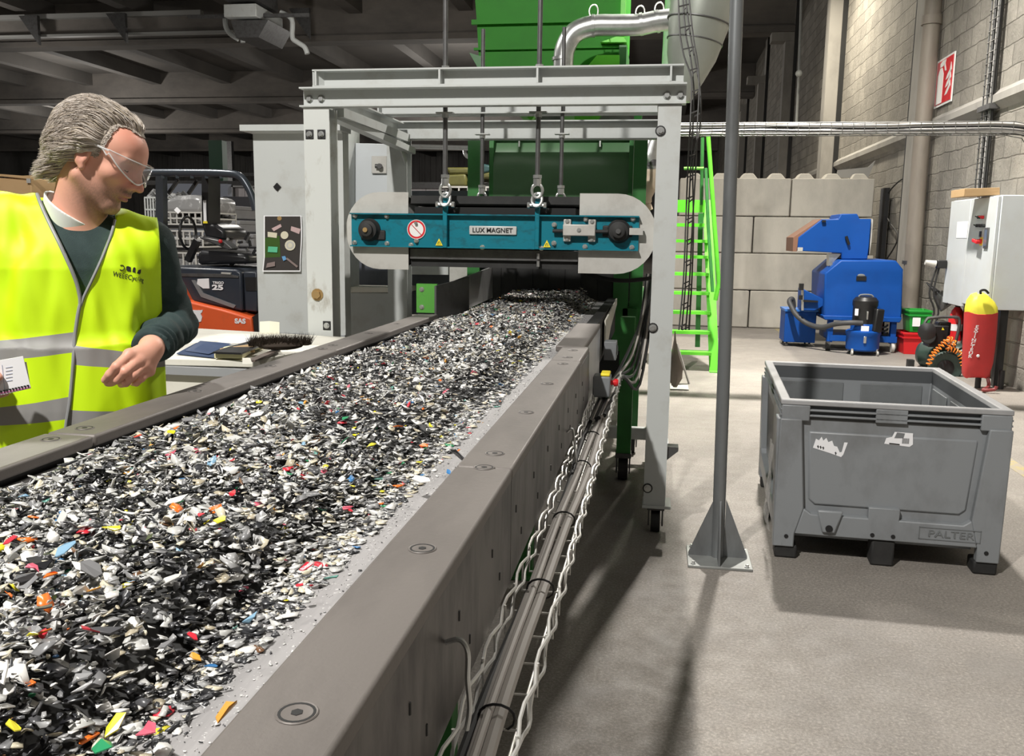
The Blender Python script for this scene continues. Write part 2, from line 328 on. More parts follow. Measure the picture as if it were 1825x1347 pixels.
vt=root('cable_drop',(3.6,9.3,0),'bundle of black and grey cables hanging down the wall beside the white cabinet','cable bundle')
for i in range(7):
    y=9.12+.03*i; q=MB().tube(smoothpath([(3.55+.01*i,y,2.2),(3.56,y+.02,1.5),(3.55+.006*i,y,1.0),(3.56+.01*i,y-.02,.7),(3.6,y-.05+.02*i,.45)],4),.013,6); ob('cable',q,[rubber,MATS['grey_cable']][i%2],vt)
ob('clamp',MB().box(3.52,3.79,9.08,9.34,1.0,1.03).box(3.52,3.79,9.08,9.34,1.7,1.73),galv,vt)
ob('wall_cable',MB().tube(smoothpath([P(x,y,X=3.72) for x,y in ((1614,316),(1600,325),(1583,345),(1577,372),(1585,395),(1600,418),(1594,440),(1577,466))],5),.012,6),rubber,label='thin black cable curving down the block wall above the blue machine',cat='cable')
cc=P(1424,131,X=3.3); ob('wall_conduit',MB().tube([P(1428,0,X=3.42),P(1424,131,X=3.42),P(1419,230,X=3.42)],.035,8).sph(cc,.09),white,label='pale conduit with a small knob fixed to the far concrete column',cat='conduit')
# ============================================================ CONVEYOR
ZR=1.14
rail=mat('worn_steel_rail',(.165,.148,.136),.55,.25,dirt=(.095,.085,.078),damt=.7,dscale=6,stretch=(1,.35,1),lo=.4,hi=.7,bmp=.15,bscale=90)
side=mat('streaked_steel_side',(.13,.12,.112),.45,.6,dirt=(.035,.03,.028),damt=.9,dscale=6,stretch=(1,1.6,.55),lo=.42,hi=.62)
m,t,b=nt('dusty_belt'); v=coords(t); b.inputs['Roughness'].default_value=.6
c=mixc(t,ramp(t,noise(t,coords(t,(9,.6,1)),3,6,.7),[(.4,0),(.65,.7)]),(.30,.29,.29),(.19,.185,.185))
c=mixc(t,ramp(t,noise(t,v,120,2,.8),[(.62,0),(.7,.8)]),c,(.62,.61,.6)); t.links.new(c,b.inputs['Base Color']); belt=m
cv=root('belt_conveyor',(-.72,3,0),'long waist-high steel belt conveyor carrying the shredded plastic under the magnet','conveyor')
ob('belt',MB().box(-1.12,-.32,-1.2,6.25,1.085,1.10),belt,cv)
for (y0,y1,x0,x1,zz) in ((-1.2,1.523,-.345,-.243,ZR),(1.527,2.93,-.345,-.243,ZR),(2.934,3.32,-.345,-.245,ZR),(3.33,4.22,-.372,-.262,ZR)):
    ob('rail_cap',MB().box(x0,x1,y0,y1,zz-.024,zz),rail,cv,bev=.005)
for (y0,y1) in ((-1.2,1.60),(1.606,2.98),(2.986,4.46)):
    ob('rail_cap',MB().box(-1.214,-1.105,y0,y1,ZR-.024,ZR),rail,cv,bev=.006)
    ob('rail_gap_shade',MB().box(-1.14,-1.13,y0,y1,1.09,ZR-.022),black,cv)  # black strip standing in for the shadow gap below the rail
for (y0,y1) in ((-1.2,1.523),(1.527,3.32)):
    q=MB().box(-.250,-.244,y0,y1,.93,ZR-.02).box(-.3,-.25,y0,y1,.93,.936)
    ob('side_panel',q,side,cv)
q=MB().box(-.268,-.262,3.33,4.22,.80,ZR-.02); ob('side_panel',q,steel,cv)
q=MB().box(-.35,-.344,-1.2,4.2,.7,1.1).box(-1.14,-1.134,-1.2,4.4,.7,1.1); ob('inner_frame',q,dsteel,cv)
q=MB().box(-1.214,-1.206,-1.2,4.46,.93,ZR-.02); ob('side_panel',q,side,cv)
# low end section beyond the rails
q=MB().box(-.34,-.30,4.23,6.25,1.10,1.125).box(-.30,-.285,4.23,6.2,.9,1.125); ob('end_strip',q,rubber,cv)
q=MB().prism([(-.275,4.75,1.105),(-.275,6.0,1.14),(-.275,6.0,1.10),(-.275,5.3,1.02),(-.275,4.8,.90)],(.008,0,0)); ob('splash_plate',q,cream,cv)
q=MB().prism([(-1.165,4.62,1.10),(-1.165,4.62,1.275),(-1.10,5.15,1.30),(-1.10,5.15,1.10)],(.01,0,0)); ob('deflector_plate',q,dsteel,cv)
q=MB().prism([(-1.13,4.95,1.10),(-1.13,4.95,1.29),(-1.10,5.9,1.335),(-1.10,5.9,1.13)],(.01,0,0)); ob('deflector_plate',q,steel,cv)
a=P(738,512,Y=4.72); q=MB().box(-1.285,-1.172,4.70,4.73,1.125,1.28); gp=ob('bracket_plate',q,mat('mid_green_paint',(.09,.33,.05),.45,dirt=(.05,.1,.03),damt=.6,dscale=30,lo=.6,hi=.7),cv)
for z in (1.155,1.25): bolt((-1.255,4.70,z),.009,(0,-1,0),gp)
# countersunk bolts
def ringbolt(p,parent):
    q=MB(); p=Vector(p); q.lathe(p,[(.004,-.001),(.004,.0008),(.0165,.0008),(.018,.0015),(.019,.0005)],n=20).mt(1).lathe(p+Vector((0,0,.0002)),[(.014,.0),(.014,.0009),(.0165,.0009),(.0165,0)],n=20).lathe(p+Vector((0,0,.0006)),[(.0055,0),(.0055,.0008)],n=6)
    ob('bolt',q,[rail,ink],parent)
for px,py in ((540,1272),(757,978),(862,833),(880,808),(938,735)):
    a=P(px,py,Z=ZR); ringbolt((-.293,a.y,ZR),cv)
for y in (2.45,2.85,3.01,3.2): ringbolt((-.295,y,ZR),cv)
for px,py in ((95,783),(156,763),(341,697),(475,652),(564,621),(585,615),(652,594),(705,577)):
    a=P(px,py,Z=ZR); ringbolt((-1.165,a.y,ZR),cv)
# slots in the side panel
for i in range(11):
    for z in (1.05,.985):
        y=.62+.24*i+(.07 if z<1 else 0)
        ob('slot',MB().cyl((-.2445,y,z-.007),(-.2445,y,z+.007),.0024,n=8),ink,cv)
ob('hook',MB().tube(smoothpath([(-.243,1.02,1.05),(-.225,1.02,1.055),(-.215,1.02,1.04),(-.217,1.03,1.0),(-.214,1.03,.96),(-.218,1.03,.93)],4),.0035,8),galv,cv)
ob('hook',MB().tube(smoothpath([(-.243,2.52,.99),(-.228,2.52,1.0),(-.222,2.52,.97),(-.216,2.53,.9)],4),.0035,8),galv,cv)
for y in (.15,2.3,3.9):
    ob('support_leg',MB().box(-.60,-.52,y-.04,y+.04,0,1.08).box(-.62,-.50,y-.07,y+.07,0,.015),shaded_green,cv,bev=.004)
    ob('support_leg',MB().box(-1.08,-1.0,y-.04,y+.04,0,1.08).box(-1.14,-.94,y-.1,y+.1,0,.015),shaded_green,cv,bev=.004)
    ob('cross_bar',MB().box(-1.0,-.60,y-.03,y+.03,.35,.43),shaded_green,cv)
ob('return_belt',MB().box(-1.08,-.42,-1.2,6.2,.82,.83),rubber,cv)
for i in range(7): ob('roller',MB().cyl((-1.1,-.6+i,.87),(-.38,-.6+i,.87),.04,n=14),dsteel,cv)
gm=MB()
a0=P(925,1010,X=-.36); 
for i in range(6): gm.tube([(-.36,1.75,.86-.02*i),(-.36,2.4,.86-.02*i)],.003,5)
for i in range(17): gm.tube([(-.36,1.75+.04*i,.74),(-.36,1.75+.04*i,.88)],.003,5)
ob('mesh_guard',gm,shaded_green,cv)
# ---- emergency stop box on the side
a=P(1078,668,X=-.2); es=root('emergency_stop_box',(-.2,a.y,a.z),'small grey and yellow control box with a red button fixed to the conveyor side','control box')
y=a.y; z=a.z
ob('housing',MB().box(-.245,-.175,y-.05,y+.05,z-.085,z+.0),grey,es,bev=.006)
ob('cover',MB().box(-.215,-.178,y-.045,y+.045,z+.0,z+.012),yellow,es,bev=.004)
ob('button',MB().lathe((-.175,y,z-.03),[(.010,0),(.010,.012),(.016,.014),(.016,.024),(.012,.03)],(1,0,0),16),red,es)
ob('cable_gland',MB().cyl((-.205,y,z-.1),(-.205,y,z-.14),.014,n=10),mat('light_plastic',(.6,.6,.58),.5),es)
# junction box further on
ob('junction_box',MB().box(-.25,-.19,4.35,4.45,.95,1.04).cyl((-.19,4.40,.995),(-.185,4.40,.995),.025,n=14),grey,label='small grey junction box on the conveyor side beyond the yellow topped control box',cat='junction box',bev=.004)
# ---- cable tray along the conveyor
tz=.862; tw=root('wire_cable_tray',(-.2,2.5,tz),'wire mesh cable tray holding thick grey cables along the side of the conveyor','cable tray')
q=MB()
def wav(x,z,ph,n=150,y0=-.6,y1=4.2):
    return [(x+.004*math.sin(i*1.25+ph),y0+(y1-y0)*i/n,z+.006*math.cos(i*1.25+ph)) for i in range(n+1)]
wirem=mat('zinc_wire',(.66,.65,.62),.4,.5)
for x,z,ph in ((-.240,tz+.052,0),(-.240,tz+.02,2),(-.156,tz+.052,1),(-.156,tz+.02,3)): q.tube(wav(x,z,ph),.0030,6)
for x in (-.225,-.198,-.172): q.tube([(x,-.6,tz),(x,4.2,tz)],.0025,6)
for i in range(48):
    y=-.55+.1*i; q.tube([(-.240,y,tz+.055),(-.240,y,tz+.002),(-.156,y,tz+.002),(-.156,y,tz+.055)],.0024,6)
ob('wire_basket',q,wirem,tw)
gc=mat('pale_grey_cable',(.47,.44,.41),.55)
def cab(fx,r,zo): return MB().tube(smoothpath([(fx(i*.22),-.6+i*.22,tz+zo+.004*math.sin(i*1.7)) for i in range(20)],4),r,8)
ob('cable',cab(lambda y:-.212+.008*math.sin(y*2.1),.0095,.014),gc,tw)
ob('cable',cab(lambda y:-.188+.010*math.sin(y*2.1+.6),.0105,.016),gc,tw)
ob('cable',cab(lambda y:-.200+.012*math.sin(y*1.3+2),.0065,.026),gc,tw)
ob('cable',cab(lambda y:-.226+.005*math.sin(y*3),.007,.012),rubber,tw)
for y in (1.15,1.62,2.05,2.55,2.95): ob('cable_tie',MB().tube([(-.200+.026*math.cos(a_),y,tz+.019+.020*math.sin(a_)) for a_ in [2*PI*i/14 for i in range(14)]],.0022,5,closed=True),black,tw)
for i in range(6):
    x=-.225+.010*i; ob('cable',MB().tube(smoothpath([(x,3.2,tz+.02+.005*i),(x+.01,3.8,tz+.03),(-.19+.008*i,4.3,.88),(-.14+.012*i,4.9,.95-.04*i),(-.10+.016*i,5.6,1.05+.03*i),(-.08+.012*i,6.0,1.3)],5),.008,6),[black,gc,rubber][i%3],tw)
# ============================================================ GANTRY
gy=4.6; gr=root('steel_gantry',(-.88,5.35,0),'white painted steel gantry frame standing over the conveyor and carrying the magnet','gantry')
def chan_x(x0,x1,y,z0,z1,d=.055,t_=.008,face=-1):   # channel running in x, flanges pointing at -y
    q=MB(); q.box(x0,x1,y+d-t_,y+d,z0,z1).box(x0,x1,y,y+d-t_,z1-t_,z1).box(x0,x1,y,y+d-t_,z0,z0+t_); return q
def hpost(x0,x1,y0,y1,z0,z1,t_=.009):
    q=MB(); q.box(x0,x1,y0,y0+t_,z0,z1).box(x0,x1,y1-t_,y1,z0,z1).box((x0+x1)/2-t_/2,(x0+x1)/2+t_/2,y0+t_,y1-t_,z0,z1); return q
for (x0,x1) in ((-1.862,-1.722),(-.035,.078)):
    fr=.145
    w_=hpost(x0,x1,4.6,4.72,.16,2.185); ob('post',w_,white_worn_lit if x0<-1 else white,gr)
    ob('foot_plate',MB().box(x0-.005,x1+.03,4.585,4.75,.145,.16),white,gr)
    ob('post',hpost(x0,x1,6.06,6.18,.16,2.185),white,gr); ob('foot_plate',MB().box(x0-.005,x1+.03,6.05,6.21,.145,.16),white,gr)
    for y in (4.66,6.12):
        xc=(x0+x1)/2+.01
        c_=ob('caster',MB().box(xc-.045,xc+.045,y-.04,y+.04,.125,.145).box(xc-.04,xc-.032,y-.035,y+.035,.04,.13).box(xc+.032,xc+.04,y-.035,y+.035,.04,.13),dsteel,gr)
        ob('wheel',MB().cyl((xc-.024,y,.058),(xc+.024,y,.058),.058,n=20),rubber,c_)
ob('cross_beam',chan_x(-1.878,.098,4.585,2.188,2.287,.07),white,gr)
ob('cross_beam',chan_x(-1.878,.098,6.10,2.175,2.30,.07),white,gr)
for x in (-1.80,.01): ob('side_beam',MB().box(x-.05,x+.05,4.655,6.10,2.279,2.287).box(x-.05,x+.05,4.655,6.10,2.188,2.196).box(x-.004,x+.004,4.655,6.10,2.196,2.279),white,gr)
for y,zz in ((4.62,2.291),(5.68,2.291)):
    w=chan_x(-1.818,.082,y,zz,zz+.088,.06); ob('upper_beam',w,white,gr)
    for x in (-1.80,-1.140,-.638,.02):
        ob('stiffener',MB().box(x-.005,x+.005,y,y+.055,zz+.007,zz+.081),white,gr)
    ob('upper_beam',chan_x(-1.818,.082,y+.10,zz,zz+.088,.06),white,gr)
ob('end_gusset',MB().prism([(-1.818,4.625,2.298),(-1.818,4.625,2.372),(-1.77,4.68,2.372),(-1.77,4.68,2.298)],(.006,0,0)),white,gr)
for z,x in ((2.235,-1.845),(2.235,-1.78),(2.235,.005),(2.235,.07)): bolt((x,4.648,z),.013,(0,-1,0),gr,h=.016)
# dark recess marks round the post bolts
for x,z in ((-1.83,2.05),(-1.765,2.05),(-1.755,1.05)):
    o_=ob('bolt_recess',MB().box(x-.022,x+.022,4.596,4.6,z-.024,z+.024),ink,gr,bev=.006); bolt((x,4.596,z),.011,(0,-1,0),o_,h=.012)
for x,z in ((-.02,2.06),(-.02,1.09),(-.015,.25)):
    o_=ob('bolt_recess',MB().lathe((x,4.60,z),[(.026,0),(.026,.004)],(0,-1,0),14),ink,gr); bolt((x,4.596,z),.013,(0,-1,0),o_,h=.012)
o_=bolt((-1.805,4.60,1.215),.022,(0,-1,0),gr,m=mat('brass_cap',(.42,.28,.12),.5,.6),name='cap',h=.02)
ob('bracket',MB().prism([(.078,4.62,.47),(.135,4.62,.47),(.135,4.62,.45),(.078,4.62,.40)],(0,.08,0)),dsteel,gr)
# corner braces
ob('brace',MB().bar((-1.76,4.7,2.165),(-1.70,6.1,2.10),.06,.04),white,gr)
ob('brace',MB().bar((-1.72,4.75,2.18),(-1.72,6.05,2.18),.05,.05),white,gr)
ob('gusset',MB().prism([(-1.735,6.05,2.17),(-1.735,6.05,2.0),(-1.735,5.85,2.17)],(.01,0,0)),white,gr)
ob('base_bar',MB().box(-.02,.05,4.72,6.06,.17,.25).box(-1.83,-1.76,4.72,6.06,.17,.25),white,gr)
ob('base_bar',MB().box(-1.83,.04,6.08,6.14,.17,.25),white,gr)
# hanger rods
for i,(x,y,z0,z1,lb) in enumerate(((-1.134,4.73,1.80,3.25,'long front hanger rod above the triangle sticker nearest the round sign'),(-.643,4.73,1.80,3.25,'long front hanger rod between the name plate and the tensioning bracket'),(-1.132,5.72,1.80,2.80,'shorter rear hanger rod behind the round sign side of the magnet'),(-.628,5.72,1.80,2.80,'shorter rear hanger rod in front of the green chute'))):
    h=root('hanger_rod',(x,y,z0),lb,'rod','threaded rods hanging the magnet')
    ob('rod',MB().cyl((x,y,z0),(x,y,z1),.0125,n=12),dsteel,h)
    ob('washer_plate',MB().box(x-.06,x+.06,y-.05,y+.06,2.380,2.388).mt(0).cyl((x,y,2.388),(x,y,2.405),.022,n=6),galv,h)
    ob('nut',MB().cyl((x,y,1.80),(x,y,1.835),.021,n=8).cyl((x,y,1.838),(x,y,1.855),.025,n=6),galv,h)
    ob('lower_washer',MB().box(x-.045,x+.045,y-.03,y+.03,2.165,2.172).cyl((x,y,2.145),(x,y,2.165),.02,n=6),galv,h)
    ob('hook',MB().tube([(x+.028*math.sin(a_),y,1.775+.034*math.cos(a_)) for a_ in [2*PI*k/16 for k in range(17)]],.008,8),galv,h)
    ob('shackle',MB().tube([(x+.026*math.sin(a_),y+.0+.018*math.cos(a_),1.728+.034*math.cos(a_)) for a_ in [2*PI*k/16 for k in range(17)]],.008,8).cyl((x-.045,y,1.70),(x+.045,y,1.70),.009,n=8).cyl((x+.035,y,1.70),(x+.05,y,1.70),.016,n=6).cyl((x-.05,y,1.70),(x-.037,y,1.70),.016,n=6),galv,h)
# ============================================================ MAGNET
mg=root('overband_magnet',(-.88,5.2,1.36),'teal overband magnet separator with rounded grey end guards hanging over the conveyor','magnet separator')
for y0,dy in ((4.75,1),(5.70,-1)):
    ya_,yb_=y0,y0+.008*dy
    q=MB()
    tz0,tz1=1.472,1.652
    q.box(-1.672,-.112,ya_+.03*dy,yb_+.03*dy,tz0,tz1).box(-1.672,-.112,ya_,ya_+.03*dy,tz1-.007,tz1).box(-1.672,-.112,ya_,ya_+.03*dy,tz0,tz0+.007)
    ob('side_beam',q,teal,mg)
    for x in (-1.140,-.643): ob('stiffener',MB().box(x-.012,x+.012,ya_-.004*dy,ya_+.03*dy,tz0,1.735),teal,mg,bev=.003)
    # end guards
    gy_=ya_+.045*dy
    for s_,xc,xe in ((-1,-1.52,-1.355),(1,-.225,-.425)):
        R=.19 if s_<0 else .205; zc=1.558
        out=[(xe,gy_,zc+.208),(xc,gy_,zc+.208)]
        for k in range(1,16):
            a_=PI/2-PI*k/16; out.append((xc+s_*R*math.cos(a_),gy_,zc+.208*math.sin(a_)))
        out+=[(xc,gy_,zc-.208),(xe,gy_,zc-.208)]
        ob('end_guard',MB().prism(out,(0,.006*dy,0)),guard,mg)
        ob('roller',MB().cyl((xc,4.84,zc),(xc,5.61,zc),.165,n=28),rubber,mg)
        rr=[]
        k2=MB()
        for k in range(17):
            a_=PI/2-PI*k/16; rr.append((xc+s_*(R-.004)*math.cos(a_),zc+.204*math.sin(a_)))
        for (xa,za),(xb,zb) in zip(rr[:-1],rr[1:]): k2.add([(xa,4.80,za),(xb,4.80,zb),(xb,5.65,zb),(xa,5.65,za)],[(0,1,2,3)])
        ob('guard_wrap',k2,guard,mg) if dy>0 else None
q=MB().box(-1.36,-.42,4.86,5.6,1.70,1.712).box(-1.36,-.42,4.86,5.6,1.385,1.397); ob('belt',q,rubber,mg)
ob('magnet_block',MB().box(-1.33,-.45,4.84,5.62,1.42,1.69),black,mg)
q=MB()
for z in (1.72,1.38): q.box(-1.35,-.43,4.83,4.85,z-.012,z+.03)
ob('belt_edge',q,rubber,mg)
for x in (-1.20,-.62): ob('cleat',MB().prism([(x-.07,4.84,1.735),(x+.07,4.84,1.715),(x+.07,4.84,1.74),(x-.07,4.84,1.75)],(0,.5,0)),guard,mg)
ob('under_bar',MB().box(-1.35,-.43,4.81,4.85,1.41,1.465),dsteel,mg)
for x,z in ((-1.65,1.638),(-1.655,1.492),(-1.47,1.636),(-1.47,1.490),(-1.335,1.484),(-1.305,1.602),(-1.305,1.508),(-.94,1.470+.008),(-.62,1.478),(-.555,1.602),(-.555,1.506),(-.39,1.632),(-.39,1.490),(-.145,1.636),(-.145,1.490)):
    bolt((x,4.78,z),.009,(0,-1,0),mg,h=.02)
for z in (1.40,1.44): ob('stud',MB().cyl((-.64,4.80,z-.02),(-.64,4.80,z+.01),.009,n=8),galv,mg)
# plates and stickers
npl=ob('name_plate',MB().box(-1.012,-.755,4.770,4.778,1.545,1.591),mat('plate_grey',(.55,.55,.54),.4,.2),mg,bev=.004,label='grey name plate')
text('LUX MAGNET',.034,(-.885,4.768,1.568),(1,0,0),(0,0,1),ink,npl,bold=.0004,sx=1.03)
sg=ob('warning_sign',MB().lathe((-1.304,4.778,1.568),[(.052,0),(.052,.004)],(0,-1,0),32),sw,mg,label='round red and white no pacemakers sign')
q=MB(); cx_,cz_=-1.304,1.568
def annul(q,c,y,r0,r1,n=36):
    vs=[(c[0]+r*math.cos(2*PI*i/n),y,c[1]+r*math.sin(2*PI*i/n)) for r in (r0,r1) for i in range(n)]
    q.add(vs,[(i,(i+1)%n,n+(i+1)%n,n+i) for i in range(n)]); return q
annul(q,(cx_,cz_),4.7735,.039,.049); q.bar((cx_-.028,4.7735,cz_+.028),(cx_+.028,4.7735,cz_-.028),.0015,.010,up=(0,1,0)); 
ob('prohibition_mark',q,MATS['sign_red'],sg)
hp=[]
for k in range(24):
    a_=2*PI*k/24; hx=16*math.sin(a_)**3; hz=13*math.cos(a_)-5*math.cos(2*a_)-2*math.cos(3*a_)-math.cos(4*a_); hp.append((cx_+.006+hx*.0013,4.7745,cz_+hz*.0013))
ob('heart_mark',MB().prism(hp,(0,-.0004,0)),ink,sg)
for x in (-1.178,-.592):
    tr_=ob('hazard_triangle',MB().prism([(x-.02,4.775,1.484),(x+.02,4.775,1.484),(x,4.775,1.522)],(0,-.002,0)),yellow,mg,label='yellow triangle sticker')
    ob('magnet_mark',MB().tube([(x-.005,4.7725,1.489),(x-.005,4.7725,1.50),(x,4.7725,1.505),(x+.005,4.7725,1.50),(x+.005,4.7725,1.489)],.0016,5),ink,tr_)
for x,z in ((-1.568,1.562),(-.215,1.572)):
    bb=ob('bearing',MB().lathe((x,4.78,z),[(.062,0),(.062,.012),(.055,.02),(.05,.045),(.034,.05),(.034,.07),(.02,.075)],(0,-1,0),28),rubber,mg)
    ob('shaft_end',MB().cyl((x,4.71,z),(x,4.695,z),.013,n=12),dsteel if x>-1 else MATS['brass_cap'],bb)
    ob('flange',MB().box(x-.085,x+.07,4.77,4.785,z-.03,z+.03) if x>-1 else MB().box(x-.05,x+.09,4.77,4.785,z-.055,z+.0),rubber,bb,bev=.01)
tn=ob('tensioner',MB().box(-.505,-.335,4.735,4.765,1.545,1.605).box(-.505,-.465,4.762,4.778,1.515,1.632).box(-.375,-.335,4.762,4.778,1.515,1.632),guard,mg,bev=.005,label='pale belt tensioning bracket')
for x,z in ((-.485,1.62),(-.355,1.62),(-.485,1.527),(-.355,1.527)): bolt((x,4.762,z),.008,(0,-1,0),tn,h=.008)
bolt((-.42,4.735,1.575),.008,(0,-1,0),tn,h=.006)
ob('tension_rod',MB().cyl((-.56,4.755,1.570),(-.27,4.755,1.570),.010,n=10),rubber,tn)
ob('bracket_slot',MB().box(-.16,-.09,4.745,4.779,1.555,1.59),guard,mg)
ob('power_cable',MB().tube(smoothpath([P(x,y,Y=5.4) for x,y in ((1030,482),(1080,497),(1120,500),(1165,495))],5),.012,8),rubber,mg)
# ============================================================ GREEN SEPARATOR MACHINE
gs=root('separator_machine',(-.72,7,0),'green separator machine with a dark rubber curtain at the end of the conveyor','machine')
m,t,b=nt('glossy_green_curtain'); b.inputs['Base Color'].default_value=(.05,.145,.06,1); b.inputs['Roughness'].default_value=.28; bump(t,b,noise(t,coords(t,(1,1,1)),1.5,2),.4,.1); curt=m; b.inputs['Base Color'].default_value=(.075,.165,.075,1)
ob('chute_cover',MB().prism([(-1.19,6.50,2.205),(-1.19,6.42,2.03),(-1.19,6.42,1.80),(-1.19,6.46,1.80),(-1.19,6.9,2.205)],(.955,0,0)),curt,gs)
ob('chute_frame',MB().box(-1.21,-.21,6.47,6.55,2.205,2.235).box(-1.22,-1.19,6.42,6.9,1.75,2.22).box(-.235,-.205,6.40,6.9,1.2,2.22).box(-1.2,-.21,6.40,6.5,1.74,1.80),shaded_green,gs)
for x in (-1.01,-.44): ob('hook_clip',MB().box(x-.005,x+.005,6.44,6.47,2.16,2.20),galv,gs)
q=MB()
for i in range(9): q.box(-1.22+.114*i,-1.22+.114*i+.112,6.32+.006*(i%2),6.326+.006*(i%2),1.10,1.76)
ob('rubber_curtain',q,rubber,gs)
ob('rear_housing',MB().box(-1.25,-.2,6.5,9.0,.5,1.78),black,gs)
ob('frame_post',MB().box(-.20,-.11,6.35,6.45,.16,2.2),shaded_green,gs); ob('frame_post',MB().box(-.31,-.205,6.30,6.34,.75,1.72),shaded_green,gs)
ob('frame_post',MB().box(-1.36,-1.27,6.35,6.45,.16,2.2),shaded_green,gs)
ob('frame_post',MB().box(-.225,-.135,5.62,5.70,.18,1.05),shaded_green,gs)
for x,y in ((-.155,6.4),(-.18,5.66)):
    c_=ob('caster',MB().box(x-.05,x+.05,y-.05,y+.05,.15,.18).box(x-.045,x-.037,y-.04,y+.04,.05,.16).box(x+.037,x+.045,y-.04,y+.04,.05,.16),dsteel,gs); ob('wheel',MB().cyl((x-.03,y,.07),(x+.03,y,.07),.07,n=18),rubber,c_)
ob('side_beam',MB().box(-.24,-.14,6.3,9.0,.9,1.05),shaded_green,gs)
# upper hopper
hp_=root('feed_hopper',(-1.0,8,2.6),'large green feed hopper above the gantry beside the silver elbow duct','hopper')
A=lambda x,y,Y: tuple(P(x,y,Y=Y))
ht=P(1110,0,Y=8); 
x0b,x1b=-1.66,-.39
q=MB(); zt2=4.6
q.prism([(-1.75,8.0,zt2),(-.385,8.0,zt2),(-.385,8.0,3.35),(-1.64,8.0,3.35)],(0,1.6,0))
ob('hopper_side',q,mat('hopper_green',(.018,.20,.006),.55,spec=.25,dirt=(.012,.13,.004),damt=.5,dscale=2),hp_)
q=MB().prism([(-1.64,8.0,3.35),(-.385,8.0,3.35),(-.385,8.0,2.7),(-1.42,8.0,2.7),(-1.62,8.0,3.05)],(0,1.5,0)); ob('hopper_lower',q,MATS['hopper_green'],hp_)
ob('seam_rib',MB().box(-1.66,-.36,7.97,8.0,3.12,3.14).box(-1.68,-.36,7.96,8.0,3.33,3.37),MATS['hopper_green'],hp_)
ob('edge_flange',MB().prism([(-1.70,7.97,3.10),(-1.60,7.97,3.07),(-1.42,7.97,2.72),(-1.47,7.97,2.72)],(0,.06,0)),shaded_green,hp_)
ob('side_gusset',MB().prism([A(1070,75,7.9),A(1098,65,7.9),A(1112,66,7.9),A(1117,75,7.9)],(0,.3,0)).prism([A(1048,117,7.9),A(1064,98,7.9),A(1104,98,7.9),A(1104,117,7.9)],(0,.3,0)),lime,hp_)
ob('side_flange',MB().box(P(1104,80,Y=7.95).x,P(1117,80,Y=7.95).x,7.93,8.6,2.75,3.13),shaded_green,hp_)
ob('corner_bar',MB().box(-.40,-.36,7.9,7.97,3.2,4.6),lime,hp_)
# frame glimpsed between the beams
fg=root('machine_superstructure',(-.7,9.2,0),'bright green and grey machine frame parts glimpsed between the two gantry beams','machine frame')
ob('green_panel',MB().prism([A(1024,203,8.6),A(1071,203,8.6),A(1062,219,8.6),A(1024,219,8.6)],(0,.1,0)),lime,fg)
ob('green_web',MB().prism([A(935,203,8.6),A(955,203,8.6),A(946,216,8.6)],(0,.1,0)),lime,fg)
ob('grey_plate',MB().prism([A(962,203,8.65),A(1002,203,8.65),A(1002,219,8.65),A(962,219,8.65)],(0,.1,0)),grey,fg); ob('grey_plate',MB().prism([A(1075,203,8.65),A(1120,203,8.65),A(1128,219,8.65),A(1064,219,8.65)],(0,.1,0)),grey,fg)
ob('support_column',MB().box(-1.3,-1.22,9.75,9.85,0,3.0),shaded_green,fg); ob('support_column',MB().box(-.32,-.24,9.75,9.85,0,3.0),shaded_green,fg)
# ducts
de=root('elbow_duct',(-.6,7.5,2.6),'silver spiral elbow duct bending over the gantry next to the green hopper','duct')
pts=[P(x,y,Y=7.5) for x,y in ((1004,150),(1004,112),(1008,84),(1025,58),(1058,46),(1100,45),(1140,44),(1170,38),(1205,34),(1260,28))]
pts=[Vector(p) for p in pts]
ob('duct',MB().tube(smoothpath(pts,5),.082,20),galv,de)
for i,(x,y,vx,vy) in enumerate(((1003,105,0,1),(1058,46,1,-.05),(1143,43,1,-.15),(1172,38,1,-.2))):
    c_=P(x,y,Y=7.5); d=(P(x+vx*20,y+vy*20,Y=7.5)-c_).normalized(); ob('band_clamp',MB().cyl(c_-d*.012,c_+d*.012,.088,n=24),galv,de)
for x,y in ((1058,20),(1141,22),(1175,16)):
    c_=P(x,y,Y=7.5); ob('wire_loop',MB().tube([c_+Vector((.035*math.cos(a_),0,.05*math.sin(a_))) for a_ in [2*PI*k/14 for k in range(14)]],.006,6,closed=True),wirem,de)
db=root('slanted_duct',(.3,7.2,2.6),'wide grey duct sloping down behind the right gantry corner','duct')
db['label']='wide pale grey duct sloping down behind the gantry corner and the tall pole'
a0,a1=P(1285,-140,Y=7.3),P(1215,180,Y=7.3)
gd=mat('duct_grey',(.42,.44,.40),.4,.5,dirt=(.3,.33,.28),damt=.5,dscale=2)
ob('duct',MB().tube([a0,a0.lerp(a1,.42),a0.lerp(a1,.75),a1],[.27,.26,.19,.07],28),gd,db)
for f_,r_ in ((.55,.245),(.66,.215)): ob('band_clamp',MB().cyl(a0.lerp(a1,f_),a0.lerp(a1,f_+.006),r_,n=28),dsteel,db)
ob('white_column',MB().tube([P(1205,-60,Y=8.9),P(1195,125,Y=8.9),P(1186,240,Y=8.9)],.085,20),white,label='white round pipe standing behind the elbow duct above the gantry corner',cat='pipe')
ob('green_strut',MB().prism([A(1203,55,8.6),A(1212,60,8.6),A(1222,118,8.6),A(1196,118,8.6)],(0,.1,0)),lime,fg)
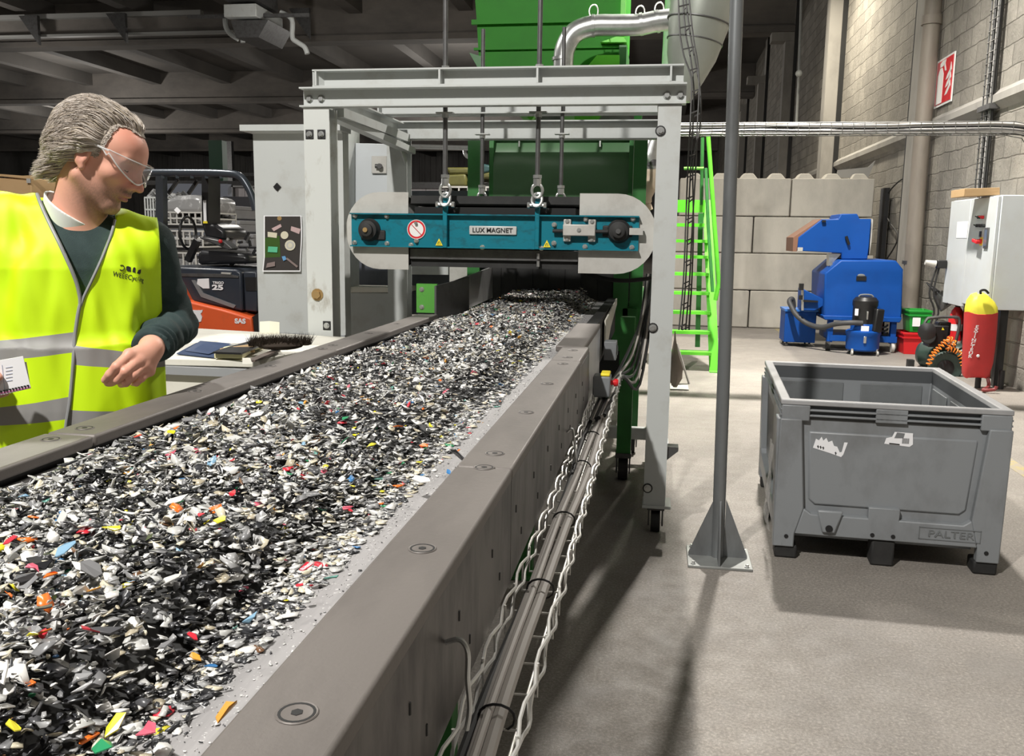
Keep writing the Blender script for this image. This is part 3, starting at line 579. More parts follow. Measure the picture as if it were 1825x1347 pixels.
# tan hose and silver reducer behind the post
hs=root('suction_hose',(0.0,7.4,1.4),'tan flexible suction hose with a silver reducer on top behind the magnet','hose')
ob('reducer',MB().tube([P(1166,248,Y=7.4),P(1160,268,Y=7.4),P(1156,280,Y=7.4),P(1166,302,Y=7.4)],[.05,.07,.085,.055],20),galv,hs)
ob('collar',MB().tube([P(1163,285,Y=7.4),P(1162,296,Y=7.4)],.075,20),dsteel,hs)
ob('hose_body',MB().tube(smoothpath([P(x,y,Y=7.4) for x,y in ((1164,300),(1160,320),(1148,345),(1140,362),(1145,380))],4),[.05]*1+[.058]*4+[.07]*4+[.085]*4+[.09]*4,20),mat('tan_hose',(.55,.45,.33),.5,dirt=(.4,.33,.25),damt=.5),hs)
ob('thin_green_post',MB().cyl(P(1141,240,Y=7.0),P(1140,312,Y=7.0),.012,n=8),lime,label='thin bright green rod standing beside the tan suction hose',cat='rod')
q=MB()
cb=root('hanging_cables',(-.1,6.6,0),'tangle of black and pale cables hanging behind the magnet end guard','cable bundle')
for i in range(9):
    x0=1094+5*i; pts=[P(x0-2+random.uniform(-4,4),y,Y=6.7+.03*i) for y in (470,520,570)]+[P(x0-15+random.uniform(-8,8),y,Y=6.7+.03*i) for y in (610,640)]+[P(1150+random.uniform(-6,3),632+3*i,Y=6.7)]
    ob('cable',MB().tube(smoothpath(pts,5),.010,6),[black,rubber,gc][i%3] if i%3<2 else black,cb)
for i in range(4): ob('cable',MB().tube(smoothpath([P(x,y,Y=6.6) for x,y in ((1134,250),(1130-2*i,290),(1122+3*i,320),(1128-4*i,345),(1120,370))],4),.012,6),[wirem,gc][i%2],cb)
q=MB().box(.0,.08,7.3,7.4,0,1.55); ob('dark_column',q,black,label='dark steel column standing behind the gantry post',cat='column')
# wire tray rising by the post
wt=root('vertical_wire_tray',(.2,5.2,.9),'black vertical wire cable tray running up beside the gantry post','cable tray')
q=MB()
cols=[[(1209,0),(1212,60),(1219,100),(1232,140),(1231,200),(1226,300),(1222,400),(1218,500),(1210,588)],[(1217,0),(1222,60),(1230,100),(1236,150),(1236,200),(1231,300),(1226,400),(1222,500),(1215,588)],[(1228,0),(1236,70),(1243,110),(1246,160),(1243,220),(1240,300),(1234,400),(1229,500),(1222,588)],[(1222,0),(1230,60),(1240,115),(1249,170),(1247,230),(1235,290),(1236,400),(1233,500),(1228,588)]]
for ci,cc_ in enumerate(cols): q.tube(smoothpath([P(x,y,Y=5.2+.05*(ci%2)) for x,y in cc_],4),.0045,6)
for y in list(range(12,590,38)):
    def xi(cc_):
        for (xa,ya2),(xb,yb2) in zip(cc_[:-1],cc_[1:]):
            if ya2<=y<=yb2: return xa+(xb-xa)*(y-ya2)/(yb2-ya2)
    l=[xi(c_) for c_ in cols]; q.tube([P(l[0],y,Y=5.2),P(l[2],y-5,Y=5.2)],.004,6); q.tube([P(l[1],y+6,Y=5.25),P(l[3],y,Y=5.25)],.004,6)
ob('wire_basket',q,dsteel,wt)
# ============================================================ POLE
pl=root('steel_post',(.335,4.3,0),'tall round grey steel post with gusseted floor plate between gantry and plastic bin','post')
pole_m=mat('pole_paint',(.19,.20,.205),.38,.4,dirt=(.09,.09,.09),damt=.7,dscale=5,stretch=(1,1,.3))
T=P(1313,0,Y=4.3); B=Vector((.335,4.3,0)); d=(T-B)
ob('shaft',MB().cyl(B+Vector((0,0,.012)),B+d*1.9,.030,n=24),pole_m,pl)
ob('base_plate',MB().box(.19,.49,4.15,4.44,0,.012),mat('plate_paint',(.30,.31,.30),.5,.4,dirt=(.2,.2,.19),damt=.6),pl,bev=.002)
for v_ in ((1,0),(-1,0),(0,-1),(0,1)):
    x,y=v_; n_=Vector((-y,x,0))*.004; o_=B+Vector((x*.028,y*.028,.012))
    ob('gusset',MB().prism([o_-n_,o_+Vector((x*.112,y*.112,0))-n_,o_+Vector((x*.112,y*.112,.012))-n_,o_+Vector((0,0,.29))-n_],n_*2),pole_m,pl)
for x,y in ((.215,4.175),(.465,4.175),(.215,4.415),(.465,4.415)): bolt((x,y,.012),.008,(0,0,1),pl,h=.014)
# ============================================================ GREY PALLET BOX
ax=Vector((1,-.055,0)).normalized(); ay=Vector((-ax.y,ax.x,0)); O=Vector((.60,4.37,0))
def bp(u,v,z): return O+ax*u+ay*v+Vector((0,0,z))
bg=mat('bin_grey_plastic',(.225,.238,.25),.42,dirt=(.12,.12,.12),damt=.65,dscale=4,stretch=(1,1,.6),lo=.48,hi=.75,bmp=.06,bscale=30)
BW,BD,BH=1.02,1.40,.79
bn=root('pallet_box',tuple(bp(BW/2,BD/2,0)),'large open grey plastic pallet box with two torn labels, standing empty on the floor','plastic box')
def bbox(q,u0,u1,v0,v1,z0,z1): 
    vs=[bp(u,v,z) for z in (z0,z1) for v in (v0,v1) for u in (u0,u1)]
    return q.add(vs,[(0,2,3,1),(4,5,7,6),(0,1,5,4),(2,6,7,3),(0,4,6,2),(1,3,7,5)])
def taper_panel(q,u0,u1,z0,z1,v0,v1,ins=.0):
    return q
# walls tapering inwards to the bottom
q=MB()
def wallq(q,o0,o1,i0,i1,z0,z1,tp=.03):
    "ring between outer and inner rectangles; the outer shrinks by tp at the bottom"
    def rect(off,z): return [bp(off,off,z),bp(BW-off,off,z),bp(BW-off,BD-off,z),bp(off,BD-off,z)]
    vs=rect(o0,z0)+rect(o1,z1)+rect(i0,z0)+rect(i1,z1)
    fs=[]
    for i in range(4):
        j=(i+1)%4; fs+=[(i,j,4+j,4+i),(8+i,12+i,12+j,8+j),(4+i,4+j,12+j,12+i),(i,8+i,8+j,j)]
    return q.add(vs,fs)
wallq(q,.035,.02,.075,.05,.13,.70); ob('shell',q,bg,bn,bev=.004)
q=MB(); wallq(q,.022,.022,.05,.05,.69,.768); ob('rim_recess',q,mat('bin_recess_shade',(.07,.075,.08),.5),bn); q=MB(); wallq(q,.0,.0,.05,.045,.765,.79); ob('rim',q,mat('bin_rim',(.33,.33,.335),.45,dirt=(.2,.2,.2),damt=.5),bn,bev=.005)  # backing behind the ribs darkened to read as shaded gaps
q=MB()
for z in (.738,.712): wallq(q,.0,.0,.03,.03,z,z+.009)
ob('rim_rib',q,bg,bn,bev=.002)
q=MB(); bbox(q,.06,BW-.06,.06,BD-.06,.13,.15); ob('bottom',q,bg,bn)
# raised corner columns and skirt with recessed field
def fp(u,z,v): # front face point with taper
    s_=.035-.015*(z-.13)/.57; return bp(u,v+s_,z)
def fprism(q,pts,v0,v1):
    n=len(pts); vs=[fp(u,z,v0) for u,z in pts]+[fp(u,z,v1) for u,z in pts]
    return q.add(vs,[tuple(range(n)),tuple(range(2*n-1,n-1,-1))]+[(i,n+i,n+(i+1)%n,(i+1)%n) for i in range(n)])
def face_frame(q,uw,mk):
    L=uw
    mk([(.0,.06),(.10,.06),(.10,.13),(.135,.26),(.105,.63),(.10,.70),(.0,.70)])
    mk([(L,.06),(L,.70),(L-.10,.70),(L-.105,.63),(L-.135,.26),(L-.10,.13),(L-.10,.06)])
    mk([(.10,.13),(L-.10,.13),(L-.135,.26),(L-.17,.235),(.17,.235),(.135,.26)])
q=MB(); face_frame(q,BW,lambda p:fprism(q,p,-.036,.012)); ob('front_frame',q,bg,bn,bev=.006)
def sp(v,z,u):
    s_=.035-.015*(z-.13)/.57; return bp(u+s_,v,z)
def sprism(q,pts,u0,u1):
    n=len(pts); vs=[sp(v,z,u0) for v,z in pts]+[sp(v,z,u1) for v,z in pts]
    return q.add(vs,[tuple(range(n-1,-1,-1)),tuple(range(n,2*n))]+[(i,(i+1)%n,n+(i+1)%n,n+i) for i in range(n)])
q=MB(); face_frame(q,BD,lambda p:sprism(q,p,-.034,.012)); ob('side_frame',q,bg,bn,bev=.006)
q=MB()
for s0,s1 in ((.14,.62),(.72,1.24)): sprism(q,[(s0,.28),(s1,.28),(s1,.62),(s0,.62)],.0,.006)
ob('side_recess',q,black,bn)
q=MB()
for s0,s1 in ((.0,.055),(BW-.055,BW)): bbox(q,s0,s1,BD-.055,BD,.06,.70)
for v0 in (BD-.012,): bbox(q,.05,BW-.05,v0-.02,v0,.13,.26)
bbox(q,BW-.03,BW-.01,.05,BD-.05,.13,.26); ob('rear_frame',q,bg,bn,bev=.005)
# raised field panel on front, inner moulded fields
q=MB(); fprism(q,[(.185,.275),(BW-.185,.275),(BW-.155,.30),(BW-.135,.64),(.135,.64),(.155,.30)],-.008,.012); ob('front_field',q,bg,bn,bev=.01)
q=MB(); fprism(q,[(.43,.225),(.57,.225),(.57,.29),(.43,.29)],-.036,.0); ob('front_tab',q,bg,bn,bev=.004)
q=MB(); bbox(q,.43,.57,-.0,.03,.70,.765); ob('rim_bridge',q,bg,bn,bev=.003)
q=MB()
for u0,u1 in ((.005,.135),(BW-.135,BW-.005)): q=MB(); bbox(q,u0,u1,-.004,.04,.69,.765); ob('rim_corner',q,bg,bn,bev=.005)
q=MB()
for u0,u1 in ((.11,.47),(.57,.92)):
    vs=[(u0,.30),(u1,.30),(u1,.68),(u0,.68)]; 
    n=4; f0=[bp(u,BD-.052-(.02*(1-(z-.13)/.57)),z) for u,z in vs]; f1=[p-ay*.008 for p in f0]; q.add(f0+f1,[(0,1,2,3),(7,6,5,4),(0,4,5,1),(1,5,6,2),(2,6,7,3),(3,7,4,0)])
ob('inner_field',q,mat('bin_field',(.155,.165,.17),.5,dirt=(.08,.08,.08),damt=.6,dscale=3),bn,bev=.004)
q=MB()
for v0,v1 in ((.14,.42),(.5,.86),(.95,1.27)):
    vs=[(v0,.30),(v1,.30),(v1,.68),(v0,.68)]; f0=[bp(BW-.052-(.02*(1-(z-.13)/.57)),v,z) for v,z in vs]; f1=[p-ax*.008 for p in f0]; q.add(f0+f1,[(3,2,1,0),(4,5,6,7),(0,1,5,4),(1,2,6,5),(2,3,7,6),(3,0,4,7)])
ob('inner_field',q,MATS['bin_field'],bn,bev=.004)
# feet
for u in (0,BW/2-.065,BW-.12):
    for v in (0,BD/2-.06,BD-.13):
        q=MB(); bbox(q,u+.012,u+.118,v+.01,v+.12,.0,.065 if u!=BW/2-.065 else .13); fo=ob('foot',q,rubber,bn,bev=.01)
# fork gap dark base
q=MB(); bbox(q,.10,BW-.10,.10,BD-.1,.09,.13); ob('base_ribs',q,bg,bn)
# drain boss and holes
q=MB(); fprism(q,[(.215,.19),(.225,.15),(.285,.15),(.295,.19),(.315,.262),(.195,.262)],-.052,-.03); dr=ob('drain_boss',q,bg,bn,bev=.008)
c_=fp(.255,.175,-.053); ob('drain_hole',MB().cyl(c_-ay*.004,c_+ay*.003,.017,n=16),black,dr)
for u,z in ((.455,.155),(.548,.155),(.062,.115),(BW-.06,.11)):
    c_=fp(u,z,-.037); ob('hole',MB().cyl(c_-ay*.002,c_+ay*.004,.010,n=12),black,bn)
# torn labels
def lab(pts,name='label',m_=None,v=-.0095):
    q=MB(); n=len(pts); vs=[fp(u,z,v) for u,z in pts]; q.add(vs,[tuple(range(n))]); return ob(name,q,m_ or paper,bn)
l1=lab([(.160,.560),(.171,.605),(.185,.598),(.196,.616),(.205,.598),(.218,.612),(.228,.592),(.245,.600),(.255,.575),(.270,.572),(.283,.545),(.292,.548),(.300,.595),(.316,.595),(.300,.535),(.291,.522),(.24,.538)],'torn_label')
for i,(u,z) in enumerate(((.180,.572),(.192,.570),(.204,.567),(.262,.545))):
    q=MB(); q.add([fp(u,z,-.0105),fp(u+.004,z+.002,-.0105),fp(u+.006,z-.012,-.0105),fp(u+.002,z-.014,-.0105)],[(0,1,2,3)]); q.add([fp(u-.002,z-.002,-.0105),fp(u+.008,z-.004,-.0105),fp(u+.008,z-.007,-.0105),fp(u-.002,z-.005,-.0105)],[(0,1,2,3)]); ob('ink_mark',q,ink,l1)
l2=lab([(.478,.60),(.485,.628),(.51,.635),(.52,.66),(.60,.658),(.604,.604),(.59,.592)],'torn_label')
q=MB(); 
for i in range(7): u=.556+.0045*i; q.add([fp(u,.606,-.0105),fp(u+.0025,.606,-.0105),fp(u+.0025,.632,-.0105),fp(u,.632,-.0105)],[(0,1,2,3)])
ob('barcode_mark',q,ink,l2)
q=MB(); q.add([fp(.50,.600,-.0105),fp(.546,.597,-.0105),fp(.546,.603,-.0105),fp(.50,.606,-.0105)],[(0,1,2,3)]); ob('ink_mark',q,ink,l2)
q=MB(); q.add([fp(.52,.63,-.0105),fp(.56,.632,-.0105),fp(.565,.655,-.0105),fp(.53,.658,-.0105)],[(0,1,2,3)]); ob('smudge',q,grey,l2)
text('PALTER',.048,fp(.80,.185,-.0375),ax,(0,.0,1),MATS['bin_field'],bn,name='moulded_lettering',ext=.002,sx=1.25)
q=MB()
for (u0,u1,z0,z1) in ((.66,.93,.155,.158),(.66,.93,.212,.215),(.66,.663,.155,.215),(.927,.93,.155,.215)): fprism(q,[(u0,z0),(u1,z0),(u1,z1),(u0,z1)],-.0385,-.036)
ob('moulded_border',q,MATS['bin_field'],bn)
# shredded film hanging at the corner
fm=nt('clear_film'); fm[2].inputs['Base Color'].default_value=(.6,.6,.6,1); fm[2].inputs['Roughness'].default_value=.2; fm[2].inputs['Alpha'].default_value=.45; film=fm[0]
q=MB(); pts=[]
for i in range(9):
    for j in range(5): 
        h_=mnoise.noise(Vector((i*.6,j*.9,3)))*.03; pts.append(bp(-.012-abs(h_)-.012*math.sin(j*1.7+i*.4)**2,.03+.05*j+h_*.5,.12+.055*i))
q.add(pts,[(i*5+j,i*5+j+1,(i+1)*5+j+1,(i+1)*5+j) for i in range(8) for j in range(4)]); ob('torn_film',q,film,bn,label='torn clear film strip')
# ============================================================ BLUE GRANULATOR
def g(px,py,Y=13.0): return P(px,py,Y=Y)
gn=root('granulator',(2.8,13.3,0),'large blue granulator machine with an angled feed hood on top, on castors','granulator')
Yg=13.0
pp=lambda L,Y: [tuple(P(x,y,Y=Y)) for x,y in L]
ob('body',MB().prism(pp([(1470,487),(1499,463),(1597,464),(1610,480),(1607,568),(1468,566)],Yg),(0,1.1,0)),blue,gn,bev=.02)
ob('base_ledge',MB().prism(pp([(1466,562),(1608,566),(1604,575),(1470,570)],Yg-.04),(0,1.2,0)),blue,gn,bev=.01)
hb=P(1500,460,Y=13.3)
ob('hood',MB().prism(pp([(1423,423),(1464,391),(1494,390),(1499,381),(1528,381),(1532,390),(1553,390),(1549,440),(1546,462),(1500,462),(1500,451),(1421,447)],Yg+.25),(0,.75,0)),blue,gn,bev=.012)
ob('hood_edge',MB().prism(pp([(1414,423),(1464,390),(1468,393),(1423,424),(1420,448),(1413,448)],Yg+.27),(0,.72,0)),mat('brown_strip',(.22,.11,.07),.6),gn)
ob('hood_side_strip',MB().prism(pp([(1553,390),(1556,391),(1553,432),(1549,455)],Yg+.3),(0,.6,0)),guard,gn)
ob('hood_handle',MB().tube([P(1508,421,Y=Yg+.22),P(1513,436,Y=Yg+.22)],.02,8),black,gn)
ob('hood_clip',MB().obox(P(1468,394,Y=Yg+.24),(.05,.06,.03)),black,gn); ob('hood_sticker',MB().obox(P(1426,444,Y=Yg+.243),(.07,.01,.05)),guard,gn)
ob('hood_bracket',MB().prism(pp([(1478,452),(1500,452),(1488,464),(1477,478)],Yg+.3),(0,.2,0)).cyl(P(1480,470,Y=Yg+.2),P(1480,470,Y=Yg+.28),.03),galv,gn)
ob('badge',MB().obox(P(1535,496,Y=Yg-.005),(.13,.012,.06)),black,gn)
ob('badge_top',MB().sph(P(1535,491,Y=Yg-.002),.05,(1,.1,.45)),grey,gn)
for x in (1478,1528,1590): ob('leg',MB().box(P(x,600,Y=Yg+.1).x-.035,P(x,600,Y=Yg+.1).x+.035,Yg+.05,Yg+.15,.12,.5),blue,gn)
ob('lower_frame',MB().box(P(1480,600,Y=Yg).x,P(1600,600,Y=Yg).x,Yg+.03,Yg+.9,.14,.22),blue,gn)
ob('side_funnel',MB().prism(pp([(1432,515),(1470,534),(1468,545),(1452,554),(1430,553)],Yg+.1),(0,.5,0)),blue,gn,bev=.01)
ob('funnel_lip',MB().prism(pp([(1432,534),(1458,536),(1458,539),(1432,538)],Yg+.05),(0,.1,0)),black,gn)
ob('funnel_post',MB().bar(P(1430,508,Y=Yg+.08),P(1430,553,Y=Yg+.08),.03),galv,gn); ob('funnel_knob',MB().obox(P(1428,511,Y=Yg+.05),(.06,.06,.09)).obox(P(1427,530,Y=Yg+.05),(.05,.05,.06)),black,gn)
ob('motor',MB().cyl(P(1460,556,Y=Yg+.3),P(1472,556,Y=Yg+.3),.07,n=16).box(P(1558,590,Y=Yg).x,P(1585,590,Y=Yg).x,Yg+.3,Yg+.7,.2,.44),black,gn)
for i in range(4): ob('hose_coil',MB().tube([P(1574+8*math.cos(a_),578+7*i+5*math.sin(a_),Y=Yg+.25) for a_ in [PI*k/8 for k in range(9)]],.014,6),grey,gn)
for x in (1474,1590,1562,1475):
    c_=P(x,622,Y=Yg+(.05 if x!=1562 else .8)); k_=ob('castor',MB().cyl((c_.x-.02,c_.y,.065),(c_.x+.02,c_.y,.065),.065,n=16),[rubber,guard][x==1590],gn)
# small blue cabinet on castors
a=P(1397,612,Z=.0); x0=P(1397,600,Y=13.4).x; x1=P(1453,600,Y=13.4).x
bc=root('blue_cabinet',((x0+x1)/2,13.6,0),'small blue box cabinet on castors beside the granulator','cabinet')
zt3=P(1420,555,Y=13.4).z
ob('body',MB().box(x0,x1,13.4,13.9,.06,zt3),blue,bc,bev=.01); ob('top',MB().box(x0-.01,x1+.02,13.38,13.92,zt3,zt3+.03),mat('light_blue_paint',(.03,.16,.5),.4),bc)
for x in (x0+.05,x1-.07):
    for y in (13.45,13.85): ob('castor',MB().cyl((x-.012,y,.03),(x+.012,y,.03),.03,n=12),dsteel,bc)
# vacuum
vc_=P(1531,630,Z=0); vx,vy=vc_.x+.02,12.75
vr=root('vacuum_cleaner',(vx,vy,0),'blue and black industrial vacuum cleaner on castors in front of the granulator','vacuum cleaner')
s=1.0
zb=lambda py: P(1531,py,Y=vy-.2).z
ob('tank',MB().lathe((vx,vy,0),[(.20,.06),(.215,.08),(.215,zb(600)),(.228,zb(597)),(.228,zb(592)),(.20,zb(590))],n=32),blue,vr)
ob('middle',MB().lathe((vx,vy,0),[(.17,zb(593)),(.17,zb(580)),(.16,zb(578))],n=28),blue,vr)
ob('motor_head',MB().lathe((vx,vy,0),[(.155,zb(580)),(.155,zb(548)),(.165,zb(545)),(.165,zb(537)),(.13,zb(531)),(.06,zb(529))],n=28),black,vr)
ob('handle',MB().tube(smoothpath([(vx-.09,vy,zb(533)),(vx-.07,vy,zb(527)),(vx+.07,vy,zb(527)),(vx+.10,vy,zb(534))],3),.012,8),grey,vr)
ob('filter_box',MB().obox((vx+.14,vy-.12,(zb(550)+zb(592))/2),(.12,.12,zb(550)-zb(592)),Euler((0,.08,.3)).to_matrix()),black,vr,bev=.02)
ob('label_plate',MB().obox((vx-.13,vy-.125,zb(557)),(.05,.01,.09),Euler((0,0,-.85)).to_matrix()),paper,vr); ob('label_plate',MB().obox((vx-.02,vy-.178,zb(586)),(.10,.006,.075)),paper,vr)
ob('latch',MB().obox((vx-.02,vy-.225,zb(605)),(.035,.02,.09)).obox((vx+.0,vy-.17,zb(562)),(.02,.03,.11)),galv,vr,bev=.004)
for a_ in (.5,2.2,3.9,5.6): ob('castor',MB().cyl((vx+.22*math.cos(a_)-.012,vy+.22*math.sin(a_),.032),(vx+.22*math.cos(a_)+.012,vy+.22*math.sin(a_),.032),.032,n=12).bar((vx+.14*math.cos(a_),vy+.14*math.sin(a_),.08),(vx+.22*math.cos(a_),vy+.22*math.sin(a_),.075),.03),guard,vr)
ob('suction_hose',MB().tube(smoothpath([tuple(P(x,y,Y=Y)) for x,y,Y in ((1537,576,12.6),(1515,575,12.6),(1490,577,12.7),(1465,583,12.9),(1440,577,13.1),(1420,562,13.2),(1410,545,13.3),(1407,536,13.36),(1412,533,13.4),(1414,545,13.42),(1412,556,13.42))],5),.036,12),mat('hose_grey',(.05,.05,.052),.6),vr)
# crates
gx0,gx1=P(1608,570,Y=13.0).x,P(1660,570,Y=13.0).x
gcr=root('green_crate',(3.5,13.2,0),'green plastic crate with a white sticker beside the blue granulator','crate')
gpm=mat('crate_green',(.02,.30,.04),.4); zc_=P(1640,600,Y=12.95).z
def crate(r_,x0,x1,y0,y1,z0,z1,mm,n=3):
    q=MB().prism([(x0+.03,y0+.03,z0),(x1-.03,y0+.03,z0),(x1,y0,z1),(x0,y0,z1)],(0,.012,0)); 
    q=MB(); q.add([(x0+.03,y0+.03,z0),(x1-.03,y0+.03,z0),(x1-.03,y1-.03,z0),(x0+.03,y1-.03,z0),(x0,y0,z1),(x1,y0,z1),(x1,y1,z1),(x0,y1,z1),(x0+.045,y0+.045,z0+.02),(x1-.045,y0+.045,z0+.02),(x1-.045,y1-.045,z0+.02),(x0+.045,y1-.045,z0+.02),(x0+.015,y0+.015,z1),(x1-.015,y0+.015,z1),(x1-.015,y1-.015,z1),(x0+.015,y1-.015,z1)],[(3,2,1,0),(8,9,10,11)]+[(i,(i+1)%4,4+(i+1)%4,4+i) for i in range(4)]+[(8+(i+1)%4,8+i,12+i,12+(i+1)%4) for i in range(4)]+[(4+i,4+(i+1)%4,12+(i+1)%4,12+i) for i in range(4)])
    ob('body',q,mm,r_,bev=.004)
    q=MB()
    for zz in (z1-.025,z1-.08)[:n]:
        q.box(x0-.012,x1+.012,y0-.012,y0+.006,zz,zz+.018).box(x0-.012,x1+.012,y1-.006,y1+.012,zz,zz+.018).box(x0-.012,x0+.006,y0,y1,zz,zz+.018).box(x1-.006,x1+.012,y0,y1,zz,zz+.018)
    ob('rim',q,mm,r_)
crate(gcr,gx0+.08,gx1+.0,12.98,13.38,.30,.60,gpm); ob('sticker',MB().box(gx0+.13,gx0+.23,12.975,12.983,.38,.50),paper,gcr)
rcr=root('red_crate',(3.42,13.1,0),'red plastic crate on the floor under the green crate','crate')
rx0=P(1607,600,Y=12.9).x; crate(rcr,rx0+.02,rx0+.47,12.9,13.35,0,.30,red)
gcr['_']=0
# ============================================================ COMPRESSOR
cy=11.3; cp=root('air_compressor',(3.3,cy,0),'dark green air compressor with a big wheel and a coiled orange hose','compressor')
tk=mat('compressor_green',(.035,.06,.05),.35,.2,dirt=(.02,.03,.03),damt=.5)
c1=P(1650,622,Y=cy); 
ob('tank',MB().lathe(tuple(P(1636,628,Y=11.75)),[(.02,0),(.12,.02),(.165,.07),(.17,.12),(.17,.62),(.14,.70),(.02,.72)],(.75,-.62,0),24),tk,cp)
wc=P(1685,655,Y=10.95)
w_=ob('wheel',MB().lathe(tuple(wc),[(.05,.0),(.10,-.015),(.17,-.02),(.185,.0),(.185,.05),(.16,.07),(.06,.07)],(.15,1,0),28),tk,cp); ob('hub',MB().lathe(tuple(wc),[(.09,-.012),(.09,-.02),(.04,-.03),(.02,-.03)],(.15,1,0),20),black,w_)
orange=mat('orange_hose',(.85,.25,.03),.4)
q=MB(); pts=[]
base=[P(x,y,Y=10.9) for x,y in ((1655,650),(1662,633),(1672,622),(1684,610),(1693,604),(1700,612),(1690,620),(1702,624),(1712,634),(1716,650))]
bs=smoothpath(base,16)
for i,p in enumerate(bs):
    d=(bs[min(i+1,len(bs)-1)]-bs[max(i-1,0)]).normalized(); x_=d.orthogonal().normalized(); y_=d.cross(x_); a_=i*1.05; pts.append(p+(x_*math.cos(a_)+y_*math.sin(a_))*.028)
ob('coil_hose',MB().tube(smoothpath(pts,2),.007,6),orange,cp)
ob('pump',MB().obox(P(1668,598,Y=cy),(.22,.22,.26)).obox(P(1680,585,Y=cy),(.14,.16,.16)).cyl(P(1655,600,Y=cy-.15),P(1655,600,Y=cy+.1),.09,n=18),black,cp,bev=.015)
ob('warning_sticker',MB().prism(pp([(1678,588),(1683,588),(1680,583)],cy-.13),(0,-.004,0)),yellow,cp)
ob('handle',MB().tube(smoothpath(pp([(1640,600),(1650,572),(1662,566),(1700,565),(1710,570),(1708,590),(1700,620)],cy-.1),4),.018,8),dsteel,cp)
ob('fan_guard',MB().lathe(tuple(P(1652,590,Y=cy-.1)),[(.10,0),(.10,.05),(.03,.07)],(-.3,-1,0),20),black,cp)
ob('foot',MB().box(3.05,3.12,11.5,11.6,0,.10),rubber,cp); ob('axle',MB().bar(tuple(wc),(wc.x+.05,wc.y+.5,.2),.03),black,cp)
# ============================================================ EXTINGUISHERS
ebx=root('extinguisher_trolley',(3.45,10.2,0),'wheeled extinguisher under a tall red cover with a yellow top by the wall','fire extinguisher')
redc=mat('red_cover_cloth',(.50,.03,.03),.55,dirt=(.34,.03,.03),damt=.6,dscale=3,bmp=.2,bscale=12); yelc=mat('yellow_cover_cloth',(.72,.66,.05),.55,dirt=(.5,.45,.05),damt=.5,dscale=6)
Yb=9.9
def bag(pxs,yy,mm,nm,dep=.22):
    # stacked superelliptic rings from the outline (left,right at each row)
    q=MB(); n=24; vs=[]
    for (xl,xr,y_) in yy:
        a_,b_=P(xl,y_,Y=Yb),P(xr,y_,Y=Yb); c_=(a_+b_)/2; hw=(b_.x-a_.x)/2
        for i in range(n):
            t_=2*PI*i/n; cx2=abs(math.cos(t_))**.6*math.copysign(1,math.cos(t_)); sy2=abs(math.sin(t_))**.6*math.copysign(1,math.sin(t_))
            vs.append((c_.x+hw*cx2,Yb+.12+min(dep,hw*1.1)/1*sy2*.7,c_.z+.012*math.sin(3*t_+y_*.13)))
    k=len(yy); q.add(vs,[(i*n+j,i*n+(j+1)%n,(i+1)*n+(j+1)%n,(i+1)*n+j) for i in range(k-1) for j in range(n)]+[tuple(range(n)),tuple(range(k*n-1,(k-1)*n-1,-1))]); return ob(nm,q,mm,ebx)
bag(0,[(1748,1760,524),(1738,1770,528),(1731,1778,538),(1728,1783,550),(1728,1784,560)],yelc,'cover_top')
rc=bag(0,[(1727,1784,559),(1726,1782,590),(1724,1779,620),(1723,1775,650),(1722,1768,670),(1723,1762,674)],redc,'cover')
ob('strap',MB().tube(smoothpath([P(x,y,Y=Yb) for x,y in ((1748,524),(1748,518),(1756,517),(1762,523))],4),.012,6),black,ebx)
text('\n'.join('EXTINCTEUR'),.044,P(1735,609,Y=Yb-.075),(1,0,.0),(.13,0,1),paper,rc,ext=.002,sx=1.3,bold=.001,line=.78)
ob('cover_dot',MB().sph(P(1743,634,Y=Yb-.06),.016,(1,.2,1)),paper,rc)
ob('foot_bar',MB().tube(smoothpath([P(1760,672,Y=Yb+.1),P(1762,688,Y=Yb+.05),P(1752,695,Y=Yb-.1),P(1772,694,Y=Yb-.12),P(1776,688,Y=Yb-.12)],4),.018,8),mat('rust_red_steel',(.2,.03,.03),.5),ebx)
ob('cylinder_body',MB().cyl((3.43,10.12,.12),(3.43,10.12,.72),.08,n=20),red,ebx)
ob('trolley_leg',MB().cyl((3.62,10.1,0),(3.62,10.1,.2),.03,n=10),black,ebx); ob('trolley_leg',MB().cyl((3.40,10.12,0),(3.40,10.12,.2),.03,n=10),black,ebx)
ex=root('fire_extinguisher',(3.55,11.6,0),'plain red fire extinguisher bottle partly hidden under the white wall cabinet','fire extinguisher')
ec=P(1702,600,Y=11.5); ob('cylinder',MB().lathe((ec.x,11.5,0),[(.085,.0),(.09,.03),(.09,.62),(.06,.72),(.03,.76)],n=20),red,ex); ob('valve',MB().cyl((ec.x,11.5,.76),(ec.x,11.5,.84),.03,n=12).bar((ec.x,11.5,.83),(ec.x-.12,11.5,.80),.02),black,ex); ob('band',MB().lathe((ec.x,11.5,.0),[(.092,.48),(.092,.56)],n=20),paper,ex); ob('label',MB().lathe((ec.x,11.5,0),[(.0915,.2),(.0915,.36)],n=20),cream,ex)
